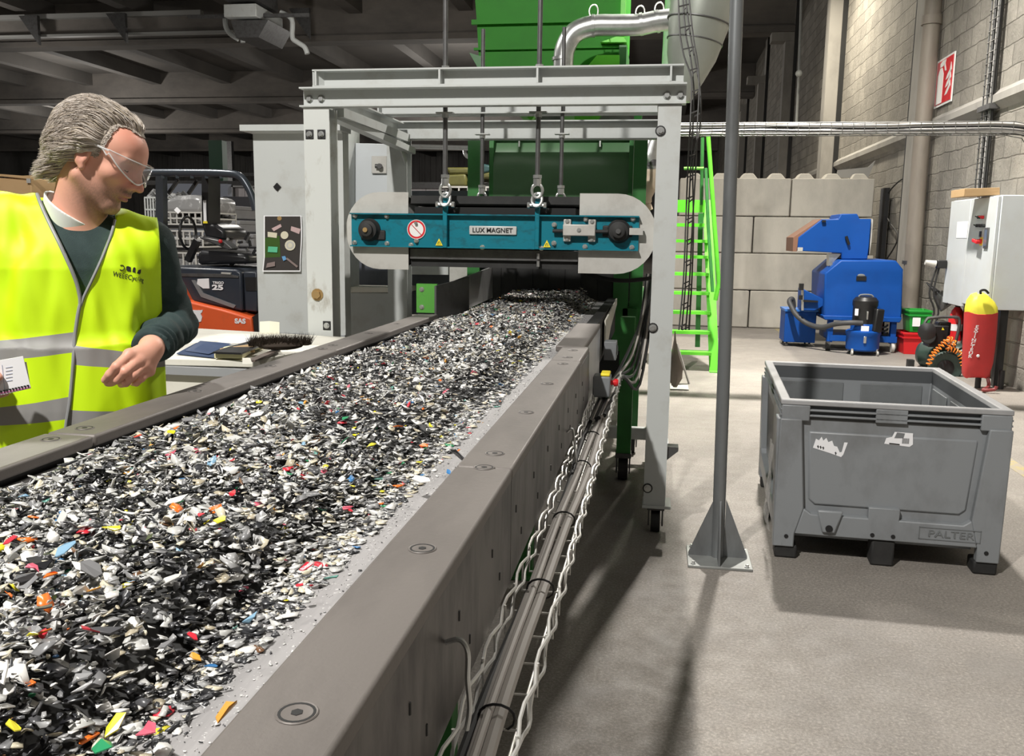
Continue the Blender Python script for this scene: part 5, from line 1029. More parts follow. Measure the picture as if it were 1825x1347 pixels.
# ============================================================ SHREDDED PLASTIC
def hz(x,y):
    a=(x+1.035)/.10; b_=(-.435+.012*math.sin(y*5)-x)/.11
    e=max(0,min(1,a))*max(0,min(1,b_)); e=e*e*(3-2*e)
    return 1.10+e*(.05+.022*mnoise.noise(Vector((x*3,y*3,1)))+.012*mnoise.noise(Vector((x*11,y*11,5))))
q=MB(); nx,ny=26,260; vs=[]
YA,YZ=-.5,6.3
for j in range(ny+1):
    y=YA+(YZ-YA)*j/ny
    for i in range(nx+1):
        x=-1.05+(.64)*i/nx; vs.append((x,y,hz(x,y)-.012))
q.add(vs,[(j*(nx+1)+i,j*(nx+1)+i+1,(j+1)*(nx+1)+i+1,(j+1)*(nx+1)+i) for j in range(ny) for i in range(nx)])
pal={'black':(.012,.012,.014),'dark':(.035,.036,.04),'char':(.075,.075,.08),'grey':(.20,.20,.205),'mid':(.34,.34,.34),'light':(.52,.52,.50),'white':(.74,.73,.70),'cream':(.60,.55,.42),'beige':(.42,.37,.27),'red':(.62,.03,.05),'pink':(.65,.12,.18),'orange':(.80,.17,.02),'amber':(.70,.32,.04),'yellow':(.78,.70,.03),'green':(.02,.25,.10),'blue':(.05,.20,.45),'sky':(.22,.38,.52),'teal':(.12,.30,.25),'brown':(.16,.08,.04)}
names_=list(pal); cols=np.array([pal[k] for k in names_])
pn=np.array([.06,.07,.08,.13,.15,.21,.20,.08,.035,.004,.002,.002,.003,.003,.003,.002,.004,.003,.004]); pf=np.array([.09,.09,.07,.10,.10,.16,.24,.07,.035,.006,.004,.003,.004,.004,.004,.002,.003,.003,.003])
pn/=pn.sum(); pf/=pf.sum()
def flake_arrays(n,cx,cy,cz,size,tilt,cidx,seed,thick=.06):
    r=np.random.default_rng(seed); k=6
    ang=np.sort(r.uniform(0,2*PI,(n,k)),axis=1)+0; ang=np.linspace(0,2*PI,k,endpoint=False)[None,:]+r.uniform(-.38,.38,(n,k))
    rad=r.uniform(.62,1.1,(n,k)); asp=r.uniform(.26,.95,(n,1)); spin=r.uniform(0,2*PI,(n,1))
    lx=rad*np.cos(ang)*size[:,None]; ly=rad*np.sin(ang)*asp*size[:,None]
    # bend: fold about a line
    bend=r.normal(0,.35,(n,1))/size[:,None]
    lz=bend*lx*lx*.9+r.normal(0,.05,(n,k))*size[:,None]
    x1=lx*np.cos(spin)-ly*np.sin(spin); y1=lx*np.sin(spin)+ly*np.cos(spin)
    ta=r.normal(0,1,(n,1))*tilt[:,None]; tb=r.normal(0,1,(n,1))*tilt[:,None]
    y2=y1*np.cos(ta)-lz*np.sin(ta); z2=y1*np.sin(ta)+lz*np.cos(ta)
    x3=x1*np.cos(tb)+z2*np.sin(tb); z3=-x1*np.sin(tb)+z2*np.cos(tb)
    th=(thick*size+.0006)[:,None]
    top=np.stack([x3+cx[:,None],y2+cy[:,None],z3+cz[:,None]],-1); bot=top-np.stack([0*x3,0*x3,th+0*x3],-1)
    V=np.concatenate([top,bot],1).reshape(-1,3)
    base=[[0,1,2],[0,2,3],[0,3,5],[3,4,5],[6,8,7],[6,9,8],[6,11,9],[9,11,10]]
    for i in range(k):
        j=(i+1)%k; base+= [[i,6+i,6+j],[i,6+j,j]]
    base=np.array(base); Fc=(np.arange(n)[:,None,None]*12+base[None]).reshape(-1,3)
    Cc=np.repeat(cols[cidx],12,axis=0)
    return V,Fc,Cc
def np_mesh(name,V,Fc,Cc):
    me=bpy.data.meshes.new(name); me.vertices.add(len(V)); me.vertices.foreach_set('co',V.astype(np.float32).ravel())
    me.loops.add(Fc.size); me.loops.foreach_set('vertex_index',Fc.astype(np.int32).ravel()); me.polygons.add(len(Fc)); me.polygons.foreach_set('loop_start',np.arange(0,Fc.size,3,dtype=np.int32)); me.polygons.foreach_set('loop_total',np.full(len(Fc),3,dtype=np.int32))
    me.update(calc_edges=True)
    a=me.color_attributes.new('plastic_colour','FLOAT_COLOR','POINT'); a.data.foreach_set('color',np.concatenate([Cc,np.ones((len(Cc),1))],1).astype(np.float32).ravel())
    return me
m,t,b=nt('mixed_plastic'); at_=N(t,'Attribute'); at_.attribute_name='plastic_colour'; t.links.new(at_.outputs['Color'],b.inputs['Base Color']); b.inputs['Roughness'].default_value=.32; b.inputs['Specular IOR Level'].default_value=.55; plast=m
def hzv(x,y): return np.array([hz(a_,b_) for a_,b_ in zip(x,y)])
parts=[]
def batch(n,y0,y1,s0,s1,pal_p,seed,lift=.022):
    r=np.random.default_rng(seed); y=r.uniform(y0,y1,n); x=r.uniform(-1.035,-.435,n)
    x=np.where(r.random(n)<.10,r.uniform(-.47,-.41,n),x)
    s=s0*(s1/s0)**(r.random(n)**1.6); z=hzv(x,y)
    edge=np.clip((z-1.10)/.03,.15,1)
    z=z+r.uniform(-.006,lift,n)*edge+.3*s*edge
    c=r.choice(len(names_),n,p=pal_p)
    # patches where dark pieces gather
    pt=np.array([mnoise.noise(Vector((a_*4,b_*4,9))) for a_,b_ in zip(x,y)])
    dk_=(pt>.12)&(r.random(n)<.35); c=np.where(dk_,r.choice([0,1,2],n),c)
    return flake_arrays(n,x,y,z,s,r.uniform(.12,.55,n)*edge,c,seed+1)
LQ=1.0
parts+= [batch(int(9000*LQ),.0,1.4,.003,.009,pn,21),batch(int(9500*LQ),.15,1.6,.006,.015,pn,22),batch(int(9000*LQ),1.3,2.6,.004,.015,.5*pn+.5*pf,23),batch(int(12500*LQ),2.5,4.4,.004,.015,pf,24),batch(int(12500*LQ),4.3,6.3,.004,.015,pf,25)]
Vn=np.array(q.v); Fq=np.array(q.f); Fb=np.concatenate([Fq[:,[0,1,2]],Fq[:,[0,2,3]]])
heapcore=q
off=0; VV=[];FF=[];CC=[]
for V,Fc,Cc in parts: VV.append(V); FF.append(Fc+off); CC.append(Cc); off+=len(V)
me=np_mesh('shredded_plastic',np.concatenate(VV),np.concatenate(FF),np.concatenate(CC))
sp_=link('shredded_plastic',me,plast,kind='stuff',label='bed of small mixed shredded plastic pieces covering the conveyor belt',cat='shredded plastic',smooth=None)
ob('heap_core',heapcore,mat('heap_dark',(.05,.05,.05),.95,spec=.05),sp_,kind='stuff')
# fine crumbs on the belt margins
r=np.random.default_rng(77); n=5200; y=r.uniform(.3,5.5,n)**1.0; sd=r.random(n)<.75
x=np.where(sd,-.345-.10*r.random(n)**.6,-1.10+.07*r.random(n)); s=.0007+.0030*r.random(n)**5; s=np.where(r.random(n)<.015,.006,s)
V,Fc,Cc=flake_arrays(n,x,y,np.full(n,1.1012),s,np.full(n,.15),r.choice([5,6,6,5,4,1],n),78)
link('plastic_crumbs',np_mesh('plastic_crumbs',V,Fc,Cc),plast,kind='stuff',label='fine pale plastic crumbs scattered along the bare belt margin',cat='crumbs',smooth=None)
# the large separate pieces
pm_={}
def pmat(k):
    if k not in pm_: pm_[k]=mat('plastic_'+k,tuple(pal[k]),.33)
    return pm_[k]
def flake_obj(k,x,y,s,seed,label,group=None,tilt=.25,dz=.0):
    r=np.random.default_rng(seed)
    V,Fc,Cc=flake_arrays(1,np.zeros(1),np.zeros(1),np.zeros(1),np.array([s]),np.array([tilt]),np.array([0]),seed,thick=.05)
    me=bpy.data.meshes.new('plastic_flake'); me.from_pydata(V.tolist(),[],Fc.tolist()); me.materials.append(pmat(k)); me.update()
    o=bpy.data.objects.new('plastic_flake',me); C.objects.link(o); o.location=(x,y,hz(x,y)+.024+.35*s+dz); 
    return tag(o,label,'plastic piece',group)
hand=[('red',622,868,.014,'bright red plastic flake standing up in the middle of the heap near three white ones'),
('pink',616,868,.018,'folded pinkish red plastic scrap in the middle of the heap'),('red',545,958,.017,'long dull red plastic strip at the belt edge beside a teal scrap'),('red',533,988,.009,'small glossy red bead of plastic just in front of the dull red strip'),
('teal',590,980,.020,'curled teal plastic scrap at the belt edge'),('sky',445,1050,.026,'long pale blue plastic sheet scrap near the bare belt margin'),('orange',92,1055,.018,'orange plastic chip beside grey sheets, alone near the front'),
('sky',118,1000,.022,'blue-grey plastic chip with an orange neighbour in the front half'),('yellow',200,968,.020,'lemon yellow folded plastic chip in the front half of the heap'),('red',20,968,.015,'small red chip on the near side beside white film'),
('pink',62,1030,.014,'crimson chip behind the orange chip'),('yellow',200,1222,.020,'bright lemon yellow scrap at the very front of the heap'),('yellow',22,1275,.014,'second lemon yellow scrap, small, at the front corner of the heap'),
('green',182,1258,.016,'dark green scrap touching the lemon yellow scrap at the front'),('pink',255,1225,.018,'crumpled pink and red scrap beside the front lemon yellow piece'),('amber',400,1192,.024,'long amber brown strip lying half on the bare belt margin'),
('amber',345,1105,.013,'amber chip behind a cream chip near the belt margin'),('red',340,1077,.014,'dark red chip just behind the amber chip'),('red',160,1133,.020,'long dark red glossy strip between black pieces'),
('yellow',58,1163,.008,'tiny round yellow bead near the front'),('red',416,890,.014,'light red chip next to a white oval chip at mid heap'),('red',360,940,.010,'small red chip behind the teal scrap group'),
('yellow',395,945,.015,'thin yellow strip lying across black pieces'),('yellow',306,778,.022,'yellow plastic scrap with an orange corner near the far rail'),('orange',316,772,.012,'orange corner piece beside the yellow scrap near the far rail'),
('red',247,790,.018,'crimson folded piece lying near the far rail'),('green',615,750,.017,'green leaf-shaped scrap standing up at mid heap'),('green',614,790,.017,'second green scrap just in front of the leaf-shaped one'),
('orange',708,755,.018,'bright orange scrap toward the magnet end'),('orange',757,763,.017,'orange-yellow scrap next to the bright orange one'),('yellow',768,737,.013,'pale yellow scrap behind the orange-yellow one'),
('blue',800,803,.012,'small bright blue chip at the belt edge'),('blue',602,740,.012,'dark blue chip behind the green leaf-shaped scrap'),('pink',372,743,.010,'small pink chip near the far rail'),
('red',665,697,.012,'red chip half way to the magnet'),('orange',818,768,.009,'small orange chip beside a black curved strip'),('green',700,655,.010,'small green chip near the magnet shadow'),
('red',700,637,.011,'pinkish red chip close to the magnet shadow'),('sky',536,722,.014,'pale blue chip in the white area near the middle'),('green',322,905,.014,'moss green flat chip among white pieces'),
('teal',630,1010,.008,'tiny teal chip lying on the belt margin'),('black',820,775,.030,'black curved strip at the belt edge'),('white',750,820,.034,'long white flat strip lying at the belt edge'),('blue',375,1120,.012,'small shiny blue chip at the belt margin near the front')]
for i,(k,px,py,s,lb) in enumerate(hand):
    p=P(px,py,Z=1.17); flake_obj(k,p.x,p.y,s*.66,300+i,lb,tilt=.3,dz=.006)
r=np.random.default_rng(5); cnt=0
lbs={'black':'large black shredded plastic piece on top of the near part of the heap','char':'large charcoal grey shredded plastic piece on top of the near part of the heap','grey':'large grey shredded plastic piece on top of the near part of the heap','light':'large pale grey shredded plastic piece on top of the near part of the heap','white':'large white shredded plastic piece on top of the near part of the heap','cream':'large cream coloured shredded plastic piece on top of the near part of the heap'}
ks=['black','char','grey','light','white','cream']; protos={k:[] for k in ks}
for i in range(256):
    k=ks[int(r.choice(6,p=[.14,.14,.20,.22,.21,.09]))]; y=.28+1.75*float(r.random())**1.25; x=-1.03+.56*float(r.random())
    if P and False: pass
    if len(protos[k])<6:
        o=flake_obj(k,x,y,float(r.uniform(.011,.020)),900+i,lbs[k],'large %s plastic pieces'%k,tilt=.25); protos[k].append(o)
    else:
        o=protos[k][int(r.integers(6))].copy(); C.objects.link(o); o.location=(x,y,hz(x,y)+.026); o.rotation_euler=(float(r.normal(0,.3)),float(r.normal(0,.3)),float(r.uniform(0,6))); s_=float(r.uniform(.75,1.15)); o.scale=(s_,s_*float(r.uniform(.5,1)),1)
# ============================================================ LIGHT
def lamp(name,loc,power,size,col=(1,.97,.92),spread=PI,aim=None):
    l=bpy.data.lights.new(name,'AREA'); l.shape='DISK'; l.size=size; l.energy=power; l.color=col; l.spread=spread
    o=bpy.data.objects.new(name,l); C.objects.link(o); o.location=loc
    if aim: o.rotation_euler=(Vector(aim)-Vector(loc)).to_track_quat('-Z','Y').to_euler()
    return o
def pt(loc,power,rad=.3,col=(1,.96,.9)):
    l=bpy.data.lights.new('hall_fill','POINT'); l.shadow_soft_size=rad; l.energy=power; l.color=col; o=bpy.data.objects.new('hall_fill',l); C.objects.link(o); o.location=loc
lamp('bay_or_fill_lamp',(-2.3,-1.4,6.8),760,.24,aim=(-.6,2.6,.8))
lamp('bay_or_fill_lamp',(1.0,9.6,7.0),820,.30,(1,.95,.88),math.radians(136))
lamp('bay_or_fill_lamp',(3.0,-3,7.0),50,.6,aim=(2,4,0))  # added weak fill from behind the camera, no real fitting
lamp('bay_or_fill_lamp',(2.0,19.5,7.6),520,.4,(1,.92,.76),math.radians(150))
lamp('bay_or_fill_lamp',(-6.5,7.6,7.0),480,.5)  # added fill for the dim area around the forklift
pt((-9,22,6.0),230); pt((-22,25,6.0),260); pt((-8,36,6.0),520); pt((-26,38,6),520); pt((-12,49,6),1200); pt((-35,50,6),900); pt((-14,12,6.4),260)  # added point fills that lift the dark girders and back wall
w=bpy.data.worlds.new('world'); sc.world=w; w.use_nodes=True; w.node_tree.nodes['Background'].inputs[0].default_value=(.5,.52,.55,1); w.node_tree.nodes['Background'].inputs[1].default_value=.3
sc.view_settings.view_transform='Standard'; sc.view_settings.look='None'; sc.view_settings.exposure=0.0; sc.view_settings.gamma=1; sc.view_settings.use_curve_mapping=False
sc.cycles.use_denoising=True; sc.cycles.max_bounces=6; sc.cycles.diffuse_bounces=4; sc.cycles.sample_clamp_indirect=8
# ============================================================ PERSON (implicit surfaces meshed with surface nets)
CM=np.array([-1.45,2.18,0.]); Rv=np.array([.834,.552,0.]); Fv=np.array([-.552,.834,0.]); Uz=np.array([0,0,1.])
def L(px,py,ly):
    d=np.array(RT*((px-W/2)/F)-UP*((py-HH/2)/F)+fw); e=np.array(EYE); t=(ly-(e-CM)@Fv)/(d@Fv); return e+d*t
def smin(a,b_,k): h=np.clip(.5+.5*(b_-a)/k,0,1); return b_*(1-h)+a*h-k*h*(1-h)
def smax(a,b_,k): return -smin(-a,-b_,k)
def ell(p,c,r,M=None):
    q=p-np.asarray(c); 
    if M is not None: q=q@M
    r=np.asarray(r); k0=np.linalg.norm(q/r,axis=-1); k1=np.linalg.norm(q/(r*r),axis=-1)+1e-9; return k0*(k0-1)/k1
def cap(p,a,b_,ra,rb=None):
    rb=ra if rb is None else rb; a=np.asarray(a); b_=np.asarray(b_); ba=b_-a; h=np.clip(((p-a)@ba)/(ba@ba),0,1); return np.linalg.norm(p-a-h[...,None]*ba,axis=-1)-(ra+(rb-ra)*h)
def mesh_sdf(f,lo,hi,h):
    lo=np.array(lo); B=16; n=np.ceil((np.array(hi)-lo)/h).astype(int); nb=-(-n//B); n=nb*B+1
    G=np.full(n,1.0,np.float32); ctr=np.stack(np.meshgrid(*[np.arange(k) for k in nb],indexing='ij'),-1).reshape(-1,3)
    cp=lo+(ctr+.5)*B*h; dv=np.concatenate([f(c_) for c_ in np.array_split(cp,max(1,len(cp)//50000))]); rad=B*h*.95+.01
    off=np.stack(np.meshgrid(*[np.arange(B+1)]*3,indexing='ij'),-1)
    for (i,j,k),v in zip(ctr,dv):
        s=(slice(i*B,i*B+B+1),slice(j*B,j*B+B+1),slice(k*B,k*B+B+1))
        if abs(v)<rad: G[s]=f((lo+(np.array([i,j,k])*B+off)*h).reshape(-1,3)).reshape(B+1,B+1,B+1)
        elif v<0: G[s]=np.minimum(G[s],-1)
    I=G<0; c8=[I[a:n[0]-1+a,b_:n[1]-1+b_,c_:n[2]-1+c_] for a in (0,1) for b_ in (0,1) for c_ in (0,1)]
    s=sum(x.astype(np.int8) for x in c8); act=(s>0)&(s<8); idx=np.full(act.shape,-1,np.int64); cells=np.argwhere(act); idx[act]=np.arange(len(cells))
    vals=np.stack([G[cells[:,0]+a,cells[:,1]+b_,cells[:,2]+c_] for a in (0,1) for b_ in (0,1) for c_ in (0,1)],1)
    cor=np.array([(a,b_,c_) for a in (0,1) for b_ in (0,1) for c_ in (0,1)],float); acc=np.zeros((len(cells),3)); cnt=np.zeros(len(cells))
    for a in range(8):
        for b_ in range(a+1,8):
            if np.abs(cor[a]-cor[b_]).sum()==1:
                va,vb=vals[:,a],vals[:,b_]; m_=(va<0)!=(vb<0); t=np.where(m_,va/(va-vb+1e-12),0); acc+=np.where(m_[:,None],cor[a]+(cor[b_]-cor[a])*t[:,None],0); cnt+=m_
    V=lo+(cells+acc/cnt[:,None])*h; Q=[]
    for ax_ in range(3):
        o=[k for k in range(3) if k!=ax_]; A0=[slice(None)]*3; A1=[slice(None)]*3; A0[ax_]=slice(0,-1); A1[ax_]=slice(1,None); a=I[tuple(A0)]; b_=I[tuple(A1)]; e=np.argwhere(a!=b_); e=e[(e[:,o[0]]>0)&(e[:,o[1]]>0)&(e[:,o[0]]<n[o[0]]-1)&(e[:,o[1]]<n[o[1]]-1)]
        flip=a[e[:,0],e[:,1],e[:,2]]
        def cidx(d0,d1): q=e.copy(); q[:,o[0]]-=d0; q[:,o[1]]-=d1; return idx[q[:,0],q[:,1],q[:,2]]
        qd=np.stack([cidx(1,1),cidx(0,1),cidx(0,0),cidx(1,0)],1)
        if ax_==1: flip=~flip
        qd[~flip]=qd[~flip][:,::-1]; Q.append(qd)
    Q=np.concatenate(Q); return V,Q[(Q>=0).all(1)]
def qmesh(name,V,Q):
    me=bpy.data.meshes.new(name); me.vertices.add(len(V)); me.vertices.foreach_set('co',V.astype(np.float32).ravel()); me.loops.add(Q.size); me.loops.foreach_set('vertex_index',Q.astype(np.int32).ravel()); me.polygons.add(len(Q)); me.polygons.foreach_set('loop_start',np.arange(0,Q.size,4,dtype=np.int32)); me.polygons.foreach_set('loop_total',np.full(len(Q),4,dtype=np.int32)); me.update(calc_edges=True); me.validate()
    return me
def vcol(me,cols_,nm='tone'):
    a=me.color_attributes.new(nm,'FLOAT_COLOR','POINT'); a.data.foreach_set('color',np.concatenate([cols_,np.ones((len(cols_),1))],1).astype(np.float32).ravel())
def snoise(p,s,seed=0):
    q=p*s+seed; return (np.sin(q[:,0]*1.3+1.7*np.sin(q[:,1]*.9+q[:,2]*.4))+np.sin(q[:,1]*1.1+1.3*np.sin(q[:,2]*1.2+q[:,0]*.5))+np.sin(q[:,2]*1.2+1.5*np.sin(q[:,0]*.8+q[:,1]*.6)))/3
# --- head frame
HS=1.03; hyaw=math.radians(64); hp_=math.radians(30); hroll=math.radians(-4)
hdir=math.sin(hyaw)*Rv-math.cos(hyaw)*Fv
Hf=math.cos(hp_)*hdir-math.sin(hp_)*Uz; Hu=math.sin(hp_)*hdir+math.cos(hp_)*Uz; Hs=np.cross(Hf,Hu)
Hu2=math.cos(hroll)*Hu+math.sin(hroll)*Hs; Hs=np.cross(Hf,Hu2); Hu=Hu2
HC=L(177,287,-.06)
def hw(f,s,u): return HC+HS*(f*Hf+s*Hs+u*Hu)
def hl(p): q=(p-HC)/HS; return np.stack([q@Hf,q@Hs,q@Hu],-1)
def head_sdf(p):
    q=hl(p); m2=q.copy(); m2[:,1]=np.abs(m2[:,1])
    d=ell(q,(-.014,0,.042),(.096,.077,.079)); d=smin(d,ell(q,(.034,0,.054),(.060,.062,.052)),.03)
    d=smin(d,ell(q,(.032,0,-.012),(.062,.056,.080)),.03)
    d=smin(d,cap(m2,(-.002,.052,-.045),(.068,.018,-.083),.020,.017),.025); d=smin(d,ell(q,(.078,0,-.084),(.018,.022,.017)),.02)
    d=smin(d,ell(m2,(.056,.043,-.004),(.024,.022,.020)),.02)
    d=smin(d,cap(m2,(.088,.010,.043),(.074,.046,.040),.0085,.007),.016)
    d=smax(d,-ell(m2,(.100,.034,.022),(.022,.019,.014)),.014)
    d=smin(d,ell(m2,(.071,.033,.023),(.0135,.0145,.0125)),.006)
    d=smin(d,cap(q,(.088,0,.036),(.113,0,-.004),.0075,.0095),.012); d=smin(d,ell(q,(.116,0,-.010),(.0115,.0105,.0095)),.008)
    d=smin(d,ell(m2,(.101,.013,-.015),(.011,.0075,.008)),.006); d=smax(d,-ell(m2,(.108,.008,-.023),(.005,.0035,.004)),.003)
    d=smin(d,ell(q,(.084,0,-.035),(.020,.026,.018)),.014)
    d=smin(d,ell(q,(.098,0,-.040),(.009,.021,.0050)),.005); d=smin(d,ell(q,(.095,0,-.052),(.009,.018,.0062)),.005); d=smax(d,-ell(q,(.106,0,-.0458),(.009,.022,.0016)),.003)
    d=smax(d,-ell(q,(.103,0,-.066),(.010,.018,.006)),.008)
    e=ell(m2,(-.006,.078,.002),(.017,.009,.028)); e=smax(e,-ell(m2,(-.003,.089,.004),(.011,.007,.020)),.004); e=smin(e,ell(m2,(.004,.076,-.024),(.008,.006,.009)),.006)
    d=smin(d,e,.006)
    return d*HS
NB=L(130,384,.0); NT=hw(-.028,0,-.030)
SR=L(264,436,.0); SL=L(-16,398,.0); ER=L(314,580,.03); WR=L(268,618,-.22); EL=L(-80,592,.02); WL=L(-44,668,-.2)
CZ=L(130,500,0)
def tors(p,ex=0.0):
    u=(p-CM)@Rv-.0; v=(p-CM)@Fv; z=p[:,2]
    uc=np.interp(z,[.8,1.2,1.6],[ucb,ucb,ucb])
    a=np.interp(z,[.9,1.10,1.30,1.45,1.56],[.180,.183,.184,.192,.178])+ex; b_=np.interp(z,[.9,1.10,1.30,1.45,1.58],[.135,.138,.130,.122,.085])+ex
    k=(np.abs((u-uc)/a)**2.5+np.abs(v/b_)**2.5)**(1/2.5); return (k-1)*b_*.8
ucb=float(((SR+SL)/2-CM)@Rv)-.008
zsh=(SR[2]+SL[2])/2
def torso_sdf(p,ex=0.0):
    d=smax(tors(p,ex),p[:,2]-(zsh-.005),.05)
    s=smin(cap(p,SR,NB-Uz*.035,.055+ex,.064+ex),cap(p,SL,NB-Uz*.026,.055+ex,.066+ex),.02)
    return smin(d,s,.06)
def folds(p,amp=1): return amp*(.0035*snoise(p,22,3)+.002*snoise(p,55,1))
def sleeve(p,ex=0.):
    ax2=(WR-ER)/np.linalg.norm(WR-ER); w_=.0042*np.sin(((p-ER)@ax2)*125+4.5*snoise(p,26,7))*np.clip(.9+snoise(p,19,2),.1,1.4); w2=.004*np.sin((p@Uz)*120+3*np.sin((p@Fv)*25))
    r=smin(cap(p,SR,ER,.060+ex,.053+ex)+w2*np.clip((SR[2]-.07-p[:,2])/.1,0,1),cap(p,ER,WR,.053+ex,.043+ex)+w_,.02); l=smin(cap(p,SL,EL,.060+ex,.053+ex),cap(p,EL,WL,.053+ex,.042+ex),.02)
    return np.minimum(r+.003*snoise(p,45),l+.003*snoise(p,45))
def sweater_sdf(p):
    d=smin(torso_sdf(p,0.)-.0,sleeve(p),.035)+folds(p,.5)
    d=smax(d,-cap(p,NB-Uz*.02,NT,.060,.064),.008)
    # cuffs
    for a,b_ in ((ER,WR),(EL,WL)):
        n=(b_-a)/np.linalg.norm(b_-a); near=np.linalg.norm(p-b_,axis=1)<.10; d=np.where(near,np.maximum(d,(p-b_)@n-.0),d)
    return np.maximum(d,.90-p[:,2])
# hand
def hnd(pts): return [L(*q) for q in pts]
K=hnd([(231,632,-.285),(246,643,-.284),(257,652,-.276),(266,661,-.262)])
M_=hnd([(208,653,-.310),(223,662,-.314),(237,669,-.306),(252,674,-.290)])
D_=hnd([(196,667,-.300),(209,676,-.300),(224,682,-.292),(243,682,-.276)])
T_=hnd([(187,677,-.285),(199,682,-.278),(216,685,-.270),(237,683,-.258)])
HW=L(272,619,-.235)
def hand_sdf(p):
    d=cap(p,WR-.06*(WR-ER)/np.linalg.norm(WR-ER),HW,.030,.027)
    for i,k in enumerate(K): d=smin(d,cap(p,HW+(k-HW)*.15,k,.020,.0135),.016)
    fg_=None
    for i in range(4):
        r=(.0116,.0116,.0108,.0092)[i]
        f=smin(cap(p,K[i],M_[i],r*1.12,r),cap(p,M_[i],D_[i],r,r*.93),.004); f=smin(f,cap(p,D_[i],T_[i],r*.93,r*.78),.004); f=smin(f,np.linalg.norm(p-K[i],axis=1)-r*1.12,.008)
        fg_=f if fg_ is None else np.minimum(fg_,f)
    d=smin(d,fg_,.007)
    th=smin(cap(p,L(262,632,-.225),L(228,655,-.245),.017,.0125),cap(p,L(228,655,-.245),L(192,682,-.270),.0125,.0095),.008)
    return smin(d,th,.008)
def lhand_sdf(p):
    w_=L(-44,668,-.2); k=L(-20,684,-.25); d=smin(cap(p,w_+.03*(EL-w_)/.3,w_,.028,.026),cap(p,w_,k,.028,.026),.02)
    for i in range(4): a=L(-16+2*i,664+13*i,-.235); b_=L(14-3*i,668+11*i,-.222); c_=L(26-5*i,670+10*i,-.226); d=smin(d,np.minimum(cap(p,a,b_,.0105,.0095),cap(p,b_,c_,.0095,.008)),.005)
    return smin(d,np.minimum(cap(p,L(-28,662,-.25),L(-8,668,-.268),.014,.011),cap(p,L(-8,668,-.268),L(-2,672,-.272),.011,.009)),.008)
def legs(p):
    d=np.full(len(p),9.)
    for s in (-1,1):
        hip=CM+Rv*(s*.10+ucb)+Uz*.98; kn=CM+Rv*(s*.12+ucb)-Fv*.02+Uz*.52; an=CM+Rv*(s*.13+ucb)+Fv*.03+Uz*.10
        d=np.minimum(d,smin(cap(p,hip,kn,.095,.065),cap(p,kn,an,.060,.045),.03)); d=smin(d,cap(p,an-Uz*.05,an-Uz*.058-Fv*.15,.048,.038),.03)
    return d
def body_sdf(p):
    d=smin(torso_sdf(p,-.02),cap(p,NB-Uz*.06,NT+hdir*.01,.066,.062),.035)
    d=smin(d,smin(cap(p,SR,ER,.042,.038),cap(p,ER,WR,.036,.028),.01),.02); d=smin(d,smin(cap(p,SL,EL,.042,.038),cap(p,EL,WL,.036,.027),.01),.02)
    z=p[:,2]; m_=z<1.1; d[m_]=smin(d[m_],legs(p[m_]),.05)
    m_=np.linalg.norm(p-HC,axis=1)<.30; d[m_]=smin(d[m_],head_sdf(p[m_]),.022)
    m_=np.linalg.norm(p-K[1],axis=1)<.25; d[m_]=smin(d[m_],hand_sdf(p[m_]),.012)
    m_=np.linalg.norm(p-WL,axis=1)<.25; d[m_]=smin(d[m_],lhand_sdf(p[m_]),.012)
    return d
pr=root('person',(float(CM[0]),float(CM[1]),0),'grey-haired man in clear safety glasses and a yellow high visibility vest beside the conveyor','person')
def bounds(m_): return None
V,Q=mesh_sdf(body_sdf,(-2.05,1.62,.0),(-.90,2.72,1.98),.0032)
me=qmesh('body',V,Q); q=hl(V)
skin=np.array([.70,.36,.26]); col=np.tile(skin,(len(V),1))
hd=(np.linalg.norm(V-HC,axis=1)<.2)
def blend(c,w_): 
    global col
    w_=np.clip(w_,0,1)[:,None]; col=col*(1-w_)+np.array(c)*w_
def g3(c,r): return np.exp(-(((q-np.array(c))/np.array(r))**2).sum(1))*hd
a_=np.abs(q[:,1]); q2=q.copy(); q2[:,1]=a_
gg3=lambda c,r: np.exp(-(((q2-np.array(c))/np.array(r))**2).sum(1))*hd
blend((.68,.24,.17),.45*gg3((.085,.03,.0),(.03,.03,.025))+.5*gg3((.12,0,-.01),(.015,.02,.02))+.5*gg3((.05,.03,.09),(.05,.05,.03)))
sg=lambda x: 1/(1+np.exp(-np.clip(x,-30,30)))
vn_=np.random.default_rng(2).uniform(.55,1.,len(V))
jaw=sg((-.036-.25*np.clip(.06-q[:,0],0,.1)-q[:,2])/.007)*sg((q[:,0]+.005)/.014)*sg((q[:,2]+.118)/.008)*hd
mus=np.exp(-((q[:,2]+.0305)/.0075)**2)*sg((q[:,0]-.078)/.006)*sg((.030-a_)/.004)*hd
brow=np.exp(-((q[:,2]-.0455)/.0055)**2)*sg((q[:,0]-.055)/.008)*np.exp(-((a_-.030)/.018)**4)*hd
blend((.17,.115,.08),.62*jaw*vn_); blend((.17,.115,.08),.35*jaw*sg((q[:,0]-.05)/.01)*vn_); blend((.12,.08,.05),1.1*mus*vn_); blend((.22,.15,.10),.75*brow*vn_)
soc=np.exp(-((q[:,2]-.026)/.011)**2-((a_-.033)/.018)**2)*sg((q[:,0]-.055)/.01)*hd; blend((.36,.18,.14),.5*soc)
blend((.50,.16,.14),.9*gg3((.100,0,-.046),(.012,.02,.009)))
blend((.50,.18,.13),.6*gg3((-.002,.088,.004),(.014,.01,.024)))
hm=(np.linalg.norm(V-K[1],axis=1)<.16)
kn_=np.min([np.linalg.norm(V-k,axis=1) for k in K+M_],axis=0); blend((.62,.22,.17),.5*hm*np.exp(-(kn_/.012)**2))
vcol(me,col)
